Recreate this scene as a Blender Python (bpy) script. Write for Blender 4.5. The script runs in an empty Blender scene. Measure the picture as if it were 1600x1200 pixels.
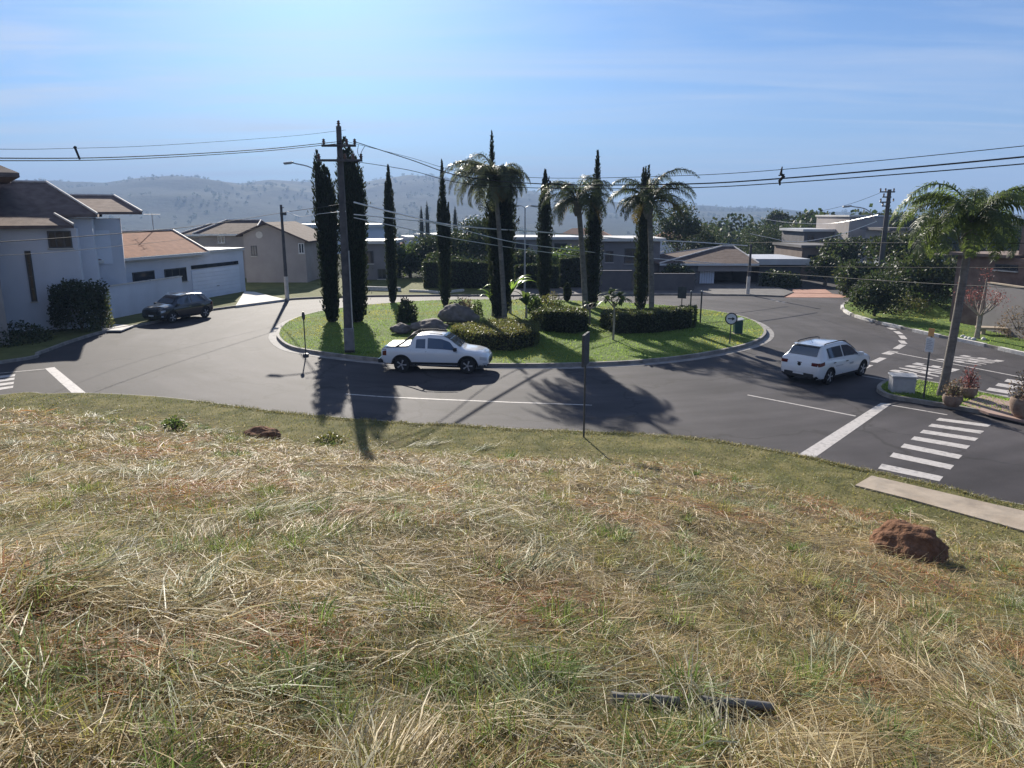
import bpy, bmesh, math, random
import numpy as np
from mathutils import Vector, Matrix, noise as mnoise
R = math.radians
rng = np.random.default_rng(7)
random.seed(7)
SC = bpy.context.scene
COL = SC.collection

# ------------------------------------------------------------------ camera, sky, sun, exposure
CAMZ = 6.4; FPX = 1150.0; PITCH = R(12.98)
cam_d = bpy.data.cameras.new("camera"); cam = bpy.data.objects.new("camera", cam_d); COL.objects.link(cam)
cam.location = (0, 0, CAMZ); cam.rotation_euler = (math.pi/2 - PITCH, 0, 0)
cam_d.sensor_width = 36.0; cam_d.lens = 36.0*FPX/1600.0; cam_d.clip_start = 0.05; cam_d.clip_end = 20000
SC.camera = cam

SUN_EL = R(23.5); SUN_AZ = R(-13.5)          # azimuth measured from +Y towards +X
world = bpy.data.worlds.new("World"); SC.world = world; world.use_nodes = True
def build_world():
    nt = world.node_tree; N = nt.nodes; L = nt.links; N.clear()
    out = N.new('ShaderNodeOutputWorld'); bg = N.new('ShaderNodeBackground')
    sky = N.new('ShaderNodeTexSky'); sky.sky_type = 'NISHITA'; sky.sun_disc = False
    sky.sun_elevation = SUN_EL; sky.sun_rotation = SUN_AZ
    sky.altitude = 600; sky.air_density = 1.0; sky.dust_density = 1.0; sky.ozone_density = 4.0
    tc = N.new('ShaderNodeTexCoord')
    # thin cirrus: stretched noise on the sky direction, seen as if on a high flat sheet
    sep = N.new('ShaderNodeSeparateXYZ'); L.new(tc.outputs['Generated'], sep.inputs[0])
    def m(op, a, b=None):
        n = N.new('ShaderNodeMath'); n.operation = op
        for i, v in enumerate((a, b)):
            if v is None: continue
            if isinstance(v, (int, float)): n.inputs[i].default_value = v
            else: L.new(v, n.inputs[i])
        return n.outputs[0]
    zc = m('MAXIMUM', sep.outputs['Z'], 0.02); zc = m('ADD', zc, 0.06)
    cx = m('DIVIDE', sep.outputs['X'], zc); cy = m('DIVIDE', sep.outputs['Y'], zc)
    com = N.new('ShaderNodeCombineXYZ'); L.new(cx, com.inputs[0]); L.new(cy, com.inputs[1])
    mp = N.new('ShaderNodeMapping'); L.new(com.outputs[0], mp.inputs['Vector'])
    mp.inputs['Rotation'].default_value = (0, 0, R(24)); mp.inputs['Scale'].default_value = (0.32, 1.5, 1)
    n1 = N.new('ShaderNodeTexNoise'); L.new(mp.outputs[0], n1.inputs['Vector'])
    n1.inputs['Scale'].default_value = 1.1; n1.inputs['Detail'].default_value = 9; n1.inputs['Roughness'].default_value = 0.6; n1.inputs['Distortion'].default_value = 0.5
    rp = N.new('ShaderNodeValToRGB'); rp.color_ramp.elements[0].position = 0.42; rp.color_ramp.elements[1].position = 0.70
    L.new(n1.outputs['Fac'], rp.inputs['Fac'])
    # more cloud towards the left of the place (west), little elsewhere
    lf = N.new('ShaderNodeMapRange'); L.new(sep.outputs['X'], lf.inputs['Value'])
    lf.inputs['From Min'].default_value = 0.1; lf.inputs['From Max'].default_value = -0.65
    lf.inputs['To Min'].default_value = 0.4; lf.inputs['To Max'].default_value = 0.85
    fac = m('MULTIPLY', rp.outputs['Color'], lf.outputs[0])
    mix = N.new('ShaderNodeMixRGB'); L.new(fac, mix.inputs['Fac']); 
    wb = N.new('ShaderNodeMixRGB'); wb.blend_type = 'MULTIPLY'; wb.inputs['Fac'].default_value = 1; wb.inputs[2].default_value = (0.53, 0.83, 1.17, 1)
    L.new(sky.outputs[0], wb.inputs[1]); L.new(wb.outputs[0], mix.inputs[1])
    mix.inputs[2].default_value = (9.5, 9.7, 10.2, 1)
    L.new(mix.outputs[0], bg.inputs['Color']); bg.inputs['Strength'].default_value = 0.040
    L.new(bg.outputs[0], out.inputs['Surface'])
build_world()

sun_d = bpy.data.lights.new("sun", 'SUN'); sun = bpy.data.objects.new("sun", sun_d); COL.objects.link(sun)
sun_d.energy = 5.0; sun_d.angle = R(0.5); sun_d.color = (1.0, 0.93, 0.82)
SUNV = Vector((math.sin(SUN_AZ)*math.cos(SUN_EL), math.cos(SUN_AZ)*math.cos(SUN_EL), math.sin(SUN_EL)))
sun.rotation_euler = SUNV.to_track_quat('Z', 'Y').to_euler()
SC.view_settings.view_transform = 'Standard'; SC.view_settings.look = 'None'
SC.view_settings.exposure = 1.28; SC.view_settings.gamma = 1.0; SC.view_settings.use_curve_mapping = False
SC.render.engine = 'CYCLES'
SC.cycles.use_denoising = True
SC.cycles.max_bounces = 6; SC.cycles.diffuse_bounces = 3; SC.cycles.glossy_bounces = 2
SC.cycles.transmission_bounces = 4; SC.cycles.volume_bounces = 0; SC.cycles.transparent_max_bounces = 6
SC.cycles.caustics_reflective = False; SC.cycles.caustics_refractive = False
SC.cycles.sample_clamp_indirect = 6

# ------------------------------------------------------------------ picture <-> place
def ray(px, py):
    xc = (px-800)/FPX; yc = (600-py)/FPX
    return (xc, math.cos(PITCH)+yc*math.sin(PITCH), -math.sin(PITCH)+yc*math.cos(PITCH))
def G(px, py, z=0.0):
    d = ray(px, py); t = (z-CAMZ)/d[2]
    return Vector((d[0]*t, d[1]*t, z))
def P(px, py, Y):
    d = ray(px, py); t = Y/d[1]
    return Vector((d[0]*t, Y, CAMZ+d[2]*t))
def plane_hit(px, py, o, dirv):
    """where the sight line meets the upright plane through o along dirv: (u, z)"""
    d = ray(px, py); n = (-dirv[1], dirv[0])
    t = (o[0]*n[0]+o[1]*n[1])/(d[0]*n[0]+d[1]*n[1])
    x, y = d[0]*t, d[1]*t
    return (x-o[0])*dirv[0]+(y-o[1])*dirv[1], CAMZ+d[2]*t

# ------------------------------------------------------------------ naming helpers
def tag(o, label=None, cat=None, group=None, kind=None):
    if label: o['label'] = label
    if cat: o['category'] = cat
    if group: o['group'] = group
    if kind: o['kind'] = kind
    return o
def empty(name, loc=(0, 0, 0), label=None, cat=None, group=None, rz=0):
    o = bpy.data.objects.new(name, None); COL.objects.link(o)
    o.location = loc; o.rotation_euler = (0, 0, rz); o.empty_display_size = 0.2
    return tag(o, label, cat, group)
def kids(o): return [c for c in COL.objects if c.parent is o]
def copy_tree(o, parent=None):
    c = o.copy(); COL.objects.link(c)
    if parent is not None: c.parent = parent
    for k in kids(o): copy_tree(k, c)
    return c

def mesh_np(name, verts, faces, mat, parent=None, tint=None, smooth=False):
    """verts (n,3); faces (m,3|4)"""
    verts = np.asarray(verts, dtype=np.float32); faces = np.asarray(faces, dtype=np.int32)
    me = bpy.data.meshes.new(name)
    me.vertices.add(len(verts)); me.vertices.foreach_set('co', verts.ravel())
    m, k = faces.shape
    me.loops.add(m*k); me.loops.foreach_set('vertex_index', faces.ravel())
    me.polygons.add(m); me.polygons.foreach_set('loop_start', np.arange(0, m*k, k, dtype=np.int32))
    me.polygons.foreach_set('loop_total', np.full(m, k, dtype=np.int32))
    if smooth: me.polygons.foreach_set('use_smooth', np.ones(m, dtype=bool))
    if tint is not None:
        a = me.attributes.new('tint', 'FLOAT_COLOR', 'POINT')
        t = np.ones((len(verts), 4), dtype=np.float32); t[:, :tint.shape[1]] = tint
        a.data.foreach_set('color', t.ravel())
    me.update(); me.validate()
    me.materials.append(mat)
    o = bpy.data.objects.new(name, me); COL.objects.link(o)
    if parent is not None: o.parent = parent
    return o

class MB:
    def __init__(s): s.v = []; s.f = []
    def add(s, vs, fs):
        b = len(s.v); s.v += [tuple(v) for v in vs]; s.f += [tuple(i+b for i in f) for f in fs]; return s
    def box(s, x0, x1, y0, y1, z0, z1, M=None):
        vs = [Vector(p) for p in ((x0,y0,z0),(x1,y0,z0),(x1,y1,z0),(x0,y1,z0),(x0,y0,z1),(x1,y0,z1),(x1,y1,z1),(x0,y1,z1))]
        if M is not None: vs = [M @ v if isinstance(M, Matrix) else M(*v) for v in vs]
        return s.add(vs, [(0,3,2,1),(4,5,6,7),(0,1,5,4),(1,2,6,5),(2,3,7,6),(3,0,4,7)])
    def tube(s, pts, rad, n=8, cap=True):
        pts = [Vector(p) for p in pts]; k = len(pts)
        if not hasattr(rad, '__len__'): rad = [rad]*k
        rings = []
        up = Vector((0, 0, 1))
        prev = None
        for i, p in enumerate(pts):
            t = (pts[min(i+1, k-1)]-pts[max(i-1, 0)]).normalized()
            if prev is None:
                a = t.cross(up)
                if a.length < 0.05: a = t.cross(Vector((1, 0, 0)))
            else: a = prev - t*prev.dot(t)
            a.normalize(); prev = a; b = t.cross(a)
            rings.append([p + (a*math.cos(2*math.pi*j/n)+b*math.sin(2*math.pi*j/n))*rad[i] for j in range(n)])
        vs = [v for r in rings for v in r]; fs = []
        for i in range(k-1):
            for j in range(n):
                fs.append((i*n+j, i*n+(j+1) % n, (i+1)*n+(j+1) % n, (i+1)*n+j))
        if cap: fs += [tuple(range(n-1, -1, -1)), tuple((k-1)*n+j for j in range(n))]
        return s.add(vs, fs)
    def lathe(s, prof, c=(0, 0, 0), n=20, cap=True):
        vs = []; fs = []; k = len(prof)
        for r, z in prof:
            for j in range(n):
                a = 2*math.pi*j/n; vs.append((c[0]+r*math.cos(a), c[1]+r*math.sin(a), c[2]+z))
        for i in range(k-1):
            for j in range(n): fs.append((i*n+j, i*n+(j+1) % n, (i+1)*n+(j+1) % n, (i+1)*n+j))
        if cap: fs += [tuple(range(n-1, -1, -1)), tuple((k-1)*n+j for j in range(n))]
        return s.add(vs, fs)
    def prism(s, pts, z0, z1):
        """flat outline (x, y) raised between two heights"""
        n = len(pts); vs = [(p[0], p[1], z0) for p in pts]+[(p[0], p[1], z1) for p in pts]
        fs = [tuple(range(n-1, -1, -1)), tuple(range(n, 2*n))]+[(i, (i+1) % n, n+(i+1) % n, n+i) for i in range(n)]
        return s.add(vs, fs)
    def slab(s, pts, thick, d=(0, 0, -1)):
        """any flat 3-d outline given a thickness along d"""
        n = len(pts); dv = Vector(d)*thick
        vs = [Vector(p) for p in pts]+[Vector(p)+dv for p in pts]
        fs = [tuple(range(n)), tuple(range(2*n-1, n-1, -1))]+[((i+1) % n, i, n+i, n+(i+1) % n) for i in range(n)]
        return s.add(vs, fs)
    def build(s, name, mat, parent=None, smooth=False, bevel=0, angle=40):
        me = bpy.data.meshes.new(name); me.from_pydata(s.v, [], s.f)
        bm = bmesh.new(); bm.from_mesh(me); bmesh.ops.recalc_face_normals(bm, faces=bm.faces); bm.to_mesh(me); bm.free()
        me.materials.append(mat)
        if smooth:
            for p in me.polygons: p.use_smooth = True
        o = bpy.data.objects.new(name, me); COL.objects.link(o)
        if smooth:
            try: me.set_sharp_from_angle(angle=R(angle))
            except Exception: pass
        if parent is not None: o.parent = parent
        if bevel:
            md = o.modifiers.new('bevel', 'BEVEL'); md.width = bevel; md.segments = 2; md.limit_method = 'ANGLE'
        return o

# ------------------------------------------------------------------ materials
def new_mat(name):
    m = bpy.data.materials.new(name); m.use_nodes = True
    nt = m.node_tree; b = nt.nodes['Principled BSDF']; return m, nt, b
def setin(n, key, v):
    if key in n.inputs: n.inputs[key].default_value = v
def surf(name, c0, c1=None, rough=0.8, scale=3.0, detail=6, spec=0.3, metal=0.0, bump=0.0, bscale=None, coat=0.0, pos=(0.35, 0.65), rvar=0.0, stain=None):
    """base colour varying between c0 and c1 by noise in object space"""
    m, nt, b = new_mat(name); N = nt.nodes; L = nt.links
    setin(b, 'Roughness', rough); setin(b, 'Metallic', metal); setin(b, 'Specular IOR Level', spec); setin(b, 'Coat Weight', coat)
    if coat: setin(b, 'Coat Roughness', 0.05)
    tc = N.new('ShaderNodeTexCoord')
    col = None
    if c1 is None: c1 = tuple(min(1, c*1.15) for c in c0); 
    n = N.new('ShaderNodeTexNoise'); n.inputs['Scale'].default_value = scale; n.inputs['Detail'].default_value = detail; n.inputs['Roughness'].default_value = 0.6
    L.new(tc.outputs['Object'], n.inputs['Vector'])
    r = N.new('ShaderNodeValToRGB'); r.color_ramp.elements[0].position = pos[0]; r.color_ramp.elements[1].position = pos[1]
    r.color_ramp.elements[0].color = (*c0, 1); r.color_ramp.elements[1].color = (*c1, 1)
    L.new(n.outputs['Fac'], r.inputs['Fac']); col = r.outputs['Color']
    if stain:
        n2 = N.new('ShaderNodeTexNoise'); n2.inputs['Scale'].default_value = stain[1]; n2.inputs['Detail'].default_value = 8
        mp = N.new('ShaderNodeMapping'); mp.inputs['Scale'].default_value = stain[3] if len(stain) > 3 else (1, 1, 1)
        L.new(tc.outputs['Object'], mp.inputs['Vector']); L.new(mp.outputs[0], n2.inputs['Vector'])
        r2 = N.new('ShaderNodeValToRGB'); r2.color_ramp.elements[0].position = 0.5; r2.color_ramp.elements[1].position = 0.75
        L.new(n2.outputs['Fac'], r2.inputs['Fac'])
        ml = N.new('ShaderNodeMath'); ml.operation = 'MULTIPLY'; L.new(r2.outputs['Color'], ml.inputs[0]); ml.inputs[1].default_value = stain[2]
        mx = N.new('ShaderNodeMixRGB'); L.new(ml.outputs[0], mx.inputs['Fac']); L.new(col, mx.inputs[1]); mx.inputs[2].default_value = (*stain[0], 1); col = mx.outputs[0]
    L.new(col, b.inputs['Base Color'])
    if rvar:
        mr = N.new('ShaderNodeMapRange'); L.new(n.outputs['Fac'], mr.inputs['Value'])
        mr.inputs['To Min'].default_value = rough-rvar; mr.inputs['To Max'].default_value = min(1, rough+rvar); L.new(mr.outputs[0], b.inputs['Roughness'])
    if bump:
        nb = N.new('ShaderNodeTexNoise'); nb.inputs['Scale'].default_value = bscale or scale*6; nb.inputs['Detail'].default_value = 5
        L.new(tc.outputs['Object'], nb.inputs['Vector'])
        bp = N.new('ShaderNodeBump'); bp.inputs['Strength'].default_value = bump; bp.inputs['Distance'].default_value = 0.05
        L.new(nb.outputs['Fac'], bp.inputs['Height']); L.new(bp.outputs[0], b.inputs['Normal'])
    return m
def leafmat(name, col, trans=0.45, rough=0.5, tcol=None, spec=0.4):
    """leaves and blades: reflect on one side, let light through to the other; colour varies leaf by leaf with the 'tint' attribute"""
    m, nt, b = new_mat(name); N = nt.nodes; L = nt.links; out = N['Material Output']
    at = N.new('ShaderNodeAttribute'); at.attribute_name = 'tint'
    def mul(c):
        x = N.new('ShaderNodeMixRGB'); x.blend_type = 'MULTIPLY'; x.inputs['Fac'].default_value = 1
        L.new(at.outputs['Color'], x.inputs[1]); x.inputs[2].default_value = (*c, 1); return x.outputs[0]
    L.new(mul(col), b.inputs['Base Color']); setin(b, 'Roughness', rough); setin(b, 'Specular IOR Level', spec)
    tr = N.new('ShaderNodeBsdfTranslucent'); L.new(mul(tcol or tuple(min(1, c*1.5) for c in col)), tr.inputs['Color'])
    mx = N.new('ShaderNodeMixShader'); mx.inputs['Fac'].default_value = trans
    L.new(b.outputs[0], mx.inputs[1]); L.new(tr.outputs[0], mx.inputs[2]); L.new(mx.outputs[0], out.inputs['Surface'])
    return m
def tilemat(name, c0, c1, row=0.17, amt=1.0):
    """roof tiles: rows stepping down the slope, colour differing from tile to tile"""
    m, nt, b = new_mat(name); N = nt.nodes; L = nt.links
    setin(b, 'Roughness', 0.95); setin(b, 'Specular IOR Level', 0.08)
    ge = N.new('ShaderNodeNewGeometry')
    sp = N.new('ShaderNodeSeparateXYZ'); L.new(ge.outputs['Position'], sp.inputs[0])
    def m_(op, a, b_=None):
        n = N.new('ShaderNodeMath'); n.operation = op
        for i, v in enumerate((a, b_)):
            if v is None: continue
            if isinstance(v, (int, float)): n.inputs[i].default_value = v
            else: L.new(v, n.inputs[i])
        return n.outputs[0]
    rows = m_('FRACT', m_('DIVIDE', sp.outputs['Z'], row))
    cols = m_('SINE', m_('MULTIPLY', m_('ADD', sp.outputs['X'], sp.outputs['Y']), 21.0))
    nz = N.new('ShaderNodeTexNoise'); nz.inputs['Scale'].default_value = 2.2; nz.inputs['Detail'].default_value = 8; L.new(ge.outputs['Position'], nz.inputs['Vector'])
    r = N.new('ShaderNodeValToRGB'); r.color_ramp.elements[0].color = (*c0, 1); r.color_ramp.elements[1].color = (*c1, 1)
    r.color_ramp.elements[0].position = 0.35; r.color_ramp.elements[1].position = 0.65
    L.new(nz.outputs['Fac'], r.inputs['Fac'])
    L.new(r.outputs['Color'], b.inputs['Base Color'])
    h = m_('MULTIPLY', rows, -1.0)
    bp = N.new('ShaderNodeBump'); bp.inputs['Strength'].default_value = amt; bp.inputs['Distance'].default_value = 0.14
    L.new(h, bp.inputs['Height']); L.new(bp.outputs[0], b.inputs['Normal'])
    return m
def plain(name, c, rough=0.5, spec=0.5, metal=0.0, coat=0.0, trans=0.0, emit=None):
    m, nt, b = new_mat(name); setin(b, 'Base Color', (*c, 1)); setin(b, 'Roughness', rough); setin(b, 'Specular IOR Level', spec)
    setin(b, 'Metallic', metal); setin(b, 'Coat Weight', coat); setin(b, 'Transmission Weight', trans)
    if coat: setin(b, 'Coat Roughness', 0.04)
    return m

M = {}
def asphalt():
    m, nt, b = new_mat('asphalt'); N = nt.nodes; L = nt.links
    ge = N.new('ShaderNodeNewGeometry')
    def noise(s, d=6, sc=None, rough=0.6):
        n = N.new('ShaderNodeTexNoise'); n.inputs['Scale'].default_value = s; n.inputs['Detail'].default_value = d; n.inputs['Roughness'].default_value = rough
        if sc:
            mp = N.new('ShaderNodeMapping'); mp.inputs['Scale'].default_value = sc; L.new(ge.outputs['Position'], mp.inputs[0]); L.new(mp.outputs[0], n.inputs['Vector'])
        else: L.new(ge.outputs['Position'], n.inputs['Vector'])
        return n.outputs['Fac']
    def ramp(f, p0, p1, c0, c1):
        r = N.new('ShaderNodeValToRGB'); r.color_ramp.elements[0].position = p0; r.color_ramp.elements[1].position = p1
        r.color_ramp.elements[0].color = (*c0, 1); r.color_ramp.elements[1].color = (*c1, 1); L.new(f, r.inputs['Fac']); return r.outputs['Color']
    def mix(f, a, c, t='MIX'):
        x = N.new('ShaderNodeMixRGB'); x.blend_type = t
        if isinstance(f, float): x.inputs['Fac'].default_value = f
        else: L.new(f, x.inputs['Fac'])
        L.new(a, x.inputs[1])
        if isinstance(c, tuple): x.inputs[2].default_value = (*c, 1)
        else: L.new(c, x.inputs[2])
        return x.outputs[0]
    base = ramp(noise(0.22, 5), 0.35, 0.68, (0.044, 0.040, 0.044), (0.084, 0.077, 0.082))
    worn = ramp(noise(0.5, 7, (0.25, 1.6, 1)), 0.5, 0.7, (0, 0, 0), (1, 1, 1))
    base = mix(mix(0.6, worn, (0, 0, 0)), base, (0.040, 0.036, 0.040))
    # tyre-polished lanes and dark drag marks running round the island
    def mth(op, a, b_=None):
        n = N.new('ShaderNodeMath'); n.operation = op
        for i, v in enumerate((a, b_)):
            if v is None: continue
            if isinstance(v, (int, float)): n.inputs[i].default_value = v
            else: L.new(v, n.inputs[i])
        return n.outputs[0]
    sp = N.new('ShaderNodeSeparateXYZ'); L.new(ge.outputs['Position'], sp.inputs[0])
    dx = mth('SUBTRACT', sp.outputs['X'], 1.0); dy = mth('SUBTRACT', sp.outputs['Y'], 42.5)
    rad = mth('SQRT', mth('ADD', mth('MULTIPLY', dx, dx), mth('MULTIPLY', dy, dy))); ang = mth('ARCTAN2', dy, dx)
    cv = N.new('ShaderNodeCombineXYZ'); L.new(mth('MULTIPLY', rad, 1.1), cv.inputs[0]); L.new(mth('MULTIPLY', ang, 2.2), cv.inputs[1])
    ln = N.new('ShaderNodeTexNoise'); ln.inputs['Scale'].default_value = 1.0; ln.inputs['Detail'].default_value = 6; L.new(cv.outputs[0], ln.inputs['Vector'])
    base = mix(0.8, base, ramp(ln.outputs['Fac'], 0.33, 0.66, (0.72, 0.72, 0.73), (1.22, 1.21, 1.20)), 'MULTIPLY')
    pv = N.new('ShaderNodeTexVoronoi'); pv.inputs['Scale'].default_value = 0.11; pv.distance = 'CHEBYCHEV'; L.new(ge.outputs['Position'], pv.inputs['Vector'])
    ps = N.new('ShaderNodeSeparateXYZ'); L.new(pv.outputs['Color'], ps.inputs[0])
    base = mix(mix(0.5, ramp(ps.outputs['Y'], 0.80, 0.82, (0, 0, 0), (1, 1, 1)), (0, 0, 0)), base, (0.05, 0.045, 0.047))
    speck = ramp(noise(38, 3), 0.4, 0.7, (0.62, 0.62, 0.62), (1.4, 1.4, 1.4))
    base = mix(0.75, base, speck, 'MULTIPLY')
    vo = N.new('ShaderNodeTexVoronoi'); vo.feature = 'DISTANCE_TO_EDGE'; vo.inputs['Scale'].default_value = 0.16
    nd = N.new('ShaderNodeTexNoise'); nd.inputs['Scale'].default_value = 0.8; nd.inputs['Detail'].default_value = 6; L.new(ge.outputs['Position'], nd.inputs['Vector'])
    va = N.new('ShaderNodeVectorMath'); va.operation = 'MULTIPLY_ADD'; L.new(nd.outputs['Color'], va.inputs[0]); va.inputs[1].default_value = (2.4, 2.4, 0); L.new(ge.outputs['Position'], va.inputs[2])
    L.new(va.outputs[0], vo.inputs['Vector'])
    crack = ramp(vo.outputs['Distance'], 0.003, 0.012, (1, 1, 1), (0, 0, 0))
    base = mix(mix(0.45, crack, (0, 0, 0)), base, (0.022, 0.02, 0.02))
    L.new(base, b.inputs['Base Color'])
    setin(b, 'Roughness', 0.80); setin(b, 'Specular IOR Level', 0.16)
    bp = N.new('ShaderNodeBump'); bp.inputs['Strength'].default_value = 0.35; bp.inputs['Distance'].default_value = 0.02
    L.new(noise(30, 4), bp.inputs['Height']); L.new(bp.outputs[0], b.inputs['Normal'])
    return m
M['asphalt'] = asphalt()
M['paint'] = surf('road_paint', (0.40, 0.37, 0.35), (0.62, 0.58, 0.55), rough=0.7, scale=5, detail=9, stain=((0.11, 0.10, 0.10), 5, 0.95))
M['concrete'] = surf('concrete', (0.33, 0.265, 0.20), (0.43, 0.355, 0.275), rough=0.85, scale=1.6, bump=0.15, stain=((0.16, 0.14, 0.12), 2.5, 0.5))
M['paving_shade'] = surf('shaded_paving', (0.085, 0.078, 0.078), (0.14, 0.13, 0.125), rough=0.9, scale=1.2, bump=0.15)  # darkened to stand for the shade over the far pavement
M['concrete_pale'] = surf('pale_concrete', (0.52, 0.49, 0.45), (0.64, 0.60, 0.55), rough=0.85, scale=1.6, bump=0.1, stain=((0.36, 0.33, 0.3), 2.5, 0.4))
M['kerb'] = surf('kerb_concrete', (0.20, 0.185, 0.17), (0.32, 0.295, 0.27), rough=0.85, scale=2.5, bump=0.2, stain=((0.10, 0.09, 0.08), 3, 0.6))
M['gutter'] = surf('gutter_concrete', (0.21, 0.20, 0.195), (0.31, 0.295, 0.285), rough=0.85, scale=2, bump=0.15, stain=((0.10, 0.09, 0.085), 2.2, 0.7))
M['kerb_white'] = surf('kerb_whitewash', (0.55, 0.52, 0.48), (0.72, 0.69, 0.65), rough=0.8, scale=5, stain=((0.22, 0.2, 0.18), 7, 0.6))
M['pink_paving'] = surf('pink_paving', (0.30, 0.20, 0.16), (0.42, 0.30, 0.25), rough=0.85, scale=3, bump=0.2, stain=((0.18, 0.13, 0.11), 3, 0.5))
M['terracotta_paving'] = surf('terracotta_paving', (0.34, 0.17, 0.12), (0.45, 0.25, 0.18), rough=0.85, scale=2)
M['soil'] = surf('lot_soil', (0.060, 0.047, 0.027), (0.17, 0.125, 0.066), rough=1.0, scale=2.6, detail=10, spec=0.1, bump=0.5, bscale=14, stain=((0.075, 0.085, 0.03), 0.7, 0.55))
def green_edge(m):
    nt = m.node_tree; N = nt.nodes; L = nt.links; b = N['Principled BSDF']; src = b.inputs['Base Color'].links[0].from_socket
    at = N.new('ShaderNodeAttribute'); at.attribute_name = 'tint'; n = N.new('ShaderNodeTexNoise'); n.inputs['Scale'].default_value = 1.6; n.inputs['Detail'].default_value = 9
    tc = N.new('ShaderNodeTexCoord'); L.new(tc.outputs['Object'], n.inputs['Vector'])
    r = N.new('ShaderNodeValToRGB'); r.color_ramp.elements[0].color = (0.095, 0.096, 0.036, 1); r.color_ramp.elements[1].color = (0.20, 0.175, 0.075, 1); r.color_ramp.elements[0].position = .4; r.color_ramp.elements[1].position = .68
    L.new(n.outputs['Fac'], r.inputs['Fac']); x = N.new('ShaderNodeMixRGB'); L.new(at.outputs['Fac'], x.inputs['Fac']); L.new(src, x.inputs[1]); L.new(r.outputs['Color'], x.inputs[2]); L.new(x.outputs[0], b.inputs['Base Color'])
green_edge(M['soil'])
M['lawn'] = surf('lawn_turf', (0.065, 0.115, 0.016), (0.125, 0.185, 0.032), rough=0.95, scale=0.9, detail=12, spec=0.15, bump=0.6, bscale=22, stain=((0.16, 0.15, 0.05), 0.5, 0.35))
M['verge'] = surf('verge_turf', (0.075, 0.088, 0.024), (0.14, 0.145, 0.048), rough=0.95, scale=1.0, detail=12, spec=0.15, bump=0.6, bscale=22, stain=((0.18, 0.15, 0.07), 0.6, 0.5))
M['white_wall'] = surf('white_render', (0.60, 0.62, 0.68), (0.66, 0.68, 0.74), rough=0.85, scale=0.5, stain=((0.50, 0.50, 0.54), 0.9, 0.4, (1, 1, 0.3)))
M['cream_wall'] = surf('cream_render', (0.30, 0.265, 0.25), (0.36, 0.32, 0.30), rough=0.85, scale=0.6, stain=((0.25, 0.225, 0.2), 0.9, 0.4, (1, 1, 0.3)))
M['grey_wall'] = surf('grey_render', (0.17, 0.16, 0.165), (0.22, 0.205, 0.21), rough=0.85, scale=0.7, stain=((0.19, 0.18, 0.17), 0.9, 0.4, (1, 1, 0.3)))
M['dark_wall'] = surf('dark_render', (0.10, 0.095, 0.10), (0.14, 0.13, 0.135), rough=0.8, scale=0.8)
M['brown_wall'] = surf('brown_render', (0.16, 0.115, 0.095), (0.22, 0.165, 0.14), rough=0.85, scale=0.9)
M['siding'] = tilemat('brown_siding', (0.17, 0.11, 0.085), (0.24, 0.165, 0.13), row=0.3, amt=0.8)
M['tile_grey'] = tilemat('greybrown_tiles', (0.135, 0.10, 0.088), (0.195, 0.15, 0.132))
M['tile_orange'] = tilemat('orange_tiles', (0.17, 0.078, 0.05), (0.24, 0.115, 0.075))
M['tile_brown'] = tilemat('brown_tiles', (0.085, 0.062, 0.055), (0.125, 0.095, 0.085))
M['ridge'] = surf('sunlit_edge_pale', (0.55, 0.50, 0.45), (0.70, 0.65, 0.60), rough=0.6, scale=4, spec=0.5)  # pale tone stands for sun glints on ridge caps and lit coping
M['roof_slab'] = surf('roof_slab', (0.5, 0.49, 0.47), (0.62, 0.6, 0.58), rough=0.6, scale=1)
M['metal_roof'] = surf('sheet_roof', (0.45, 0.45, 0.46), (0.55, 0.55, 0.56), rough=0.45, scale=1, spec=0.6)
M['glass'] = surf('window_glass', (0.020, 0.024, 0.03), (0.035, 0.04, 0.05), rough=0.08, scale=1, spec=0.6)
M['frame_white'] = plain('white_frame', (0.62, 0.62, 0.62), 0.5)
M['frame_dark'] = plain('dark_frame', (0.05, 0.05, 0.055), 0.5)
M['shutter_blue'] = surf('pale_door', (0.70, 0.74, 0.82), (0.76, 0.80, 0.88), rough=0.5, scale=1)
M['pole'] = surf('pole_concrete', (0.062, 0.060, 0.064), (0.105, 0.10, 0.104), rough=0.85, scale=3, bump=0.2, stain=((0.12, 0.11, 0.10), 2, 0.6, (1, 1, 0.2)))
M['galv'] = surf('galvanised_steel', (0.30, 0.31, 0.32), (0.42, 0.43, 0.44), rough=0.45, metal=0.6, scale=5)
M['dark_metal'] = surf('dark_metal', (0.04, 0.042, 0.045), (0.07, 0.07, 0.072), rough=0.5, scale=6, spec=0.5)
M['cable'] = plain('cable_rubber', (0.03, 0.03, 0.032), 0.8, 0.15)
M['cable_glare'] = surf('pale_glare_cable', (0.6, 0.6, 0.6), (0.75, 0.75, 0.75), rough=0.35, metal=0.2, scale=8)  # base raised pale to stand for white sun glare on the wires
M['ceramic'] = plain('insulator_ceramic', (0.14, 0.08, 0.06), 0.25, 0.6)
M['box_grey'] = surf('cabinet_grey', (0.36, 0.36, 0.37), (0.44, 0.44, 0.45), rough=0.6, scale=2, stain=((0.25, 0.24, 0.23), 3, 0.5))
M['meter_grey'] = surf('meter_box_grey', (0.16, 0.16, 0.17), (0.22, 0.22, 0.23), rough=0.7, scale=2, stain=((0.10, 0.10, 0.10), 3, 0.5))
M['sign_back'] = surf('sign_back', (0.05, 0.055, 0.06), (0.075, 0.08, 0.085), rough=0.8, scale=5)
M['sign_white'] = surf('sign_white', (0.62, 0.62, 0.62), (0.7, 0.7, 0.7), rough=0.4, scale=4)
M['sign_red'] = plain('sign_red', (0.35, 0.02, 0.02), 0.4)
M['sign_black'] = plain('sign_black', (0.015, 0.015, 0.015), 0.4)
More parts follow.
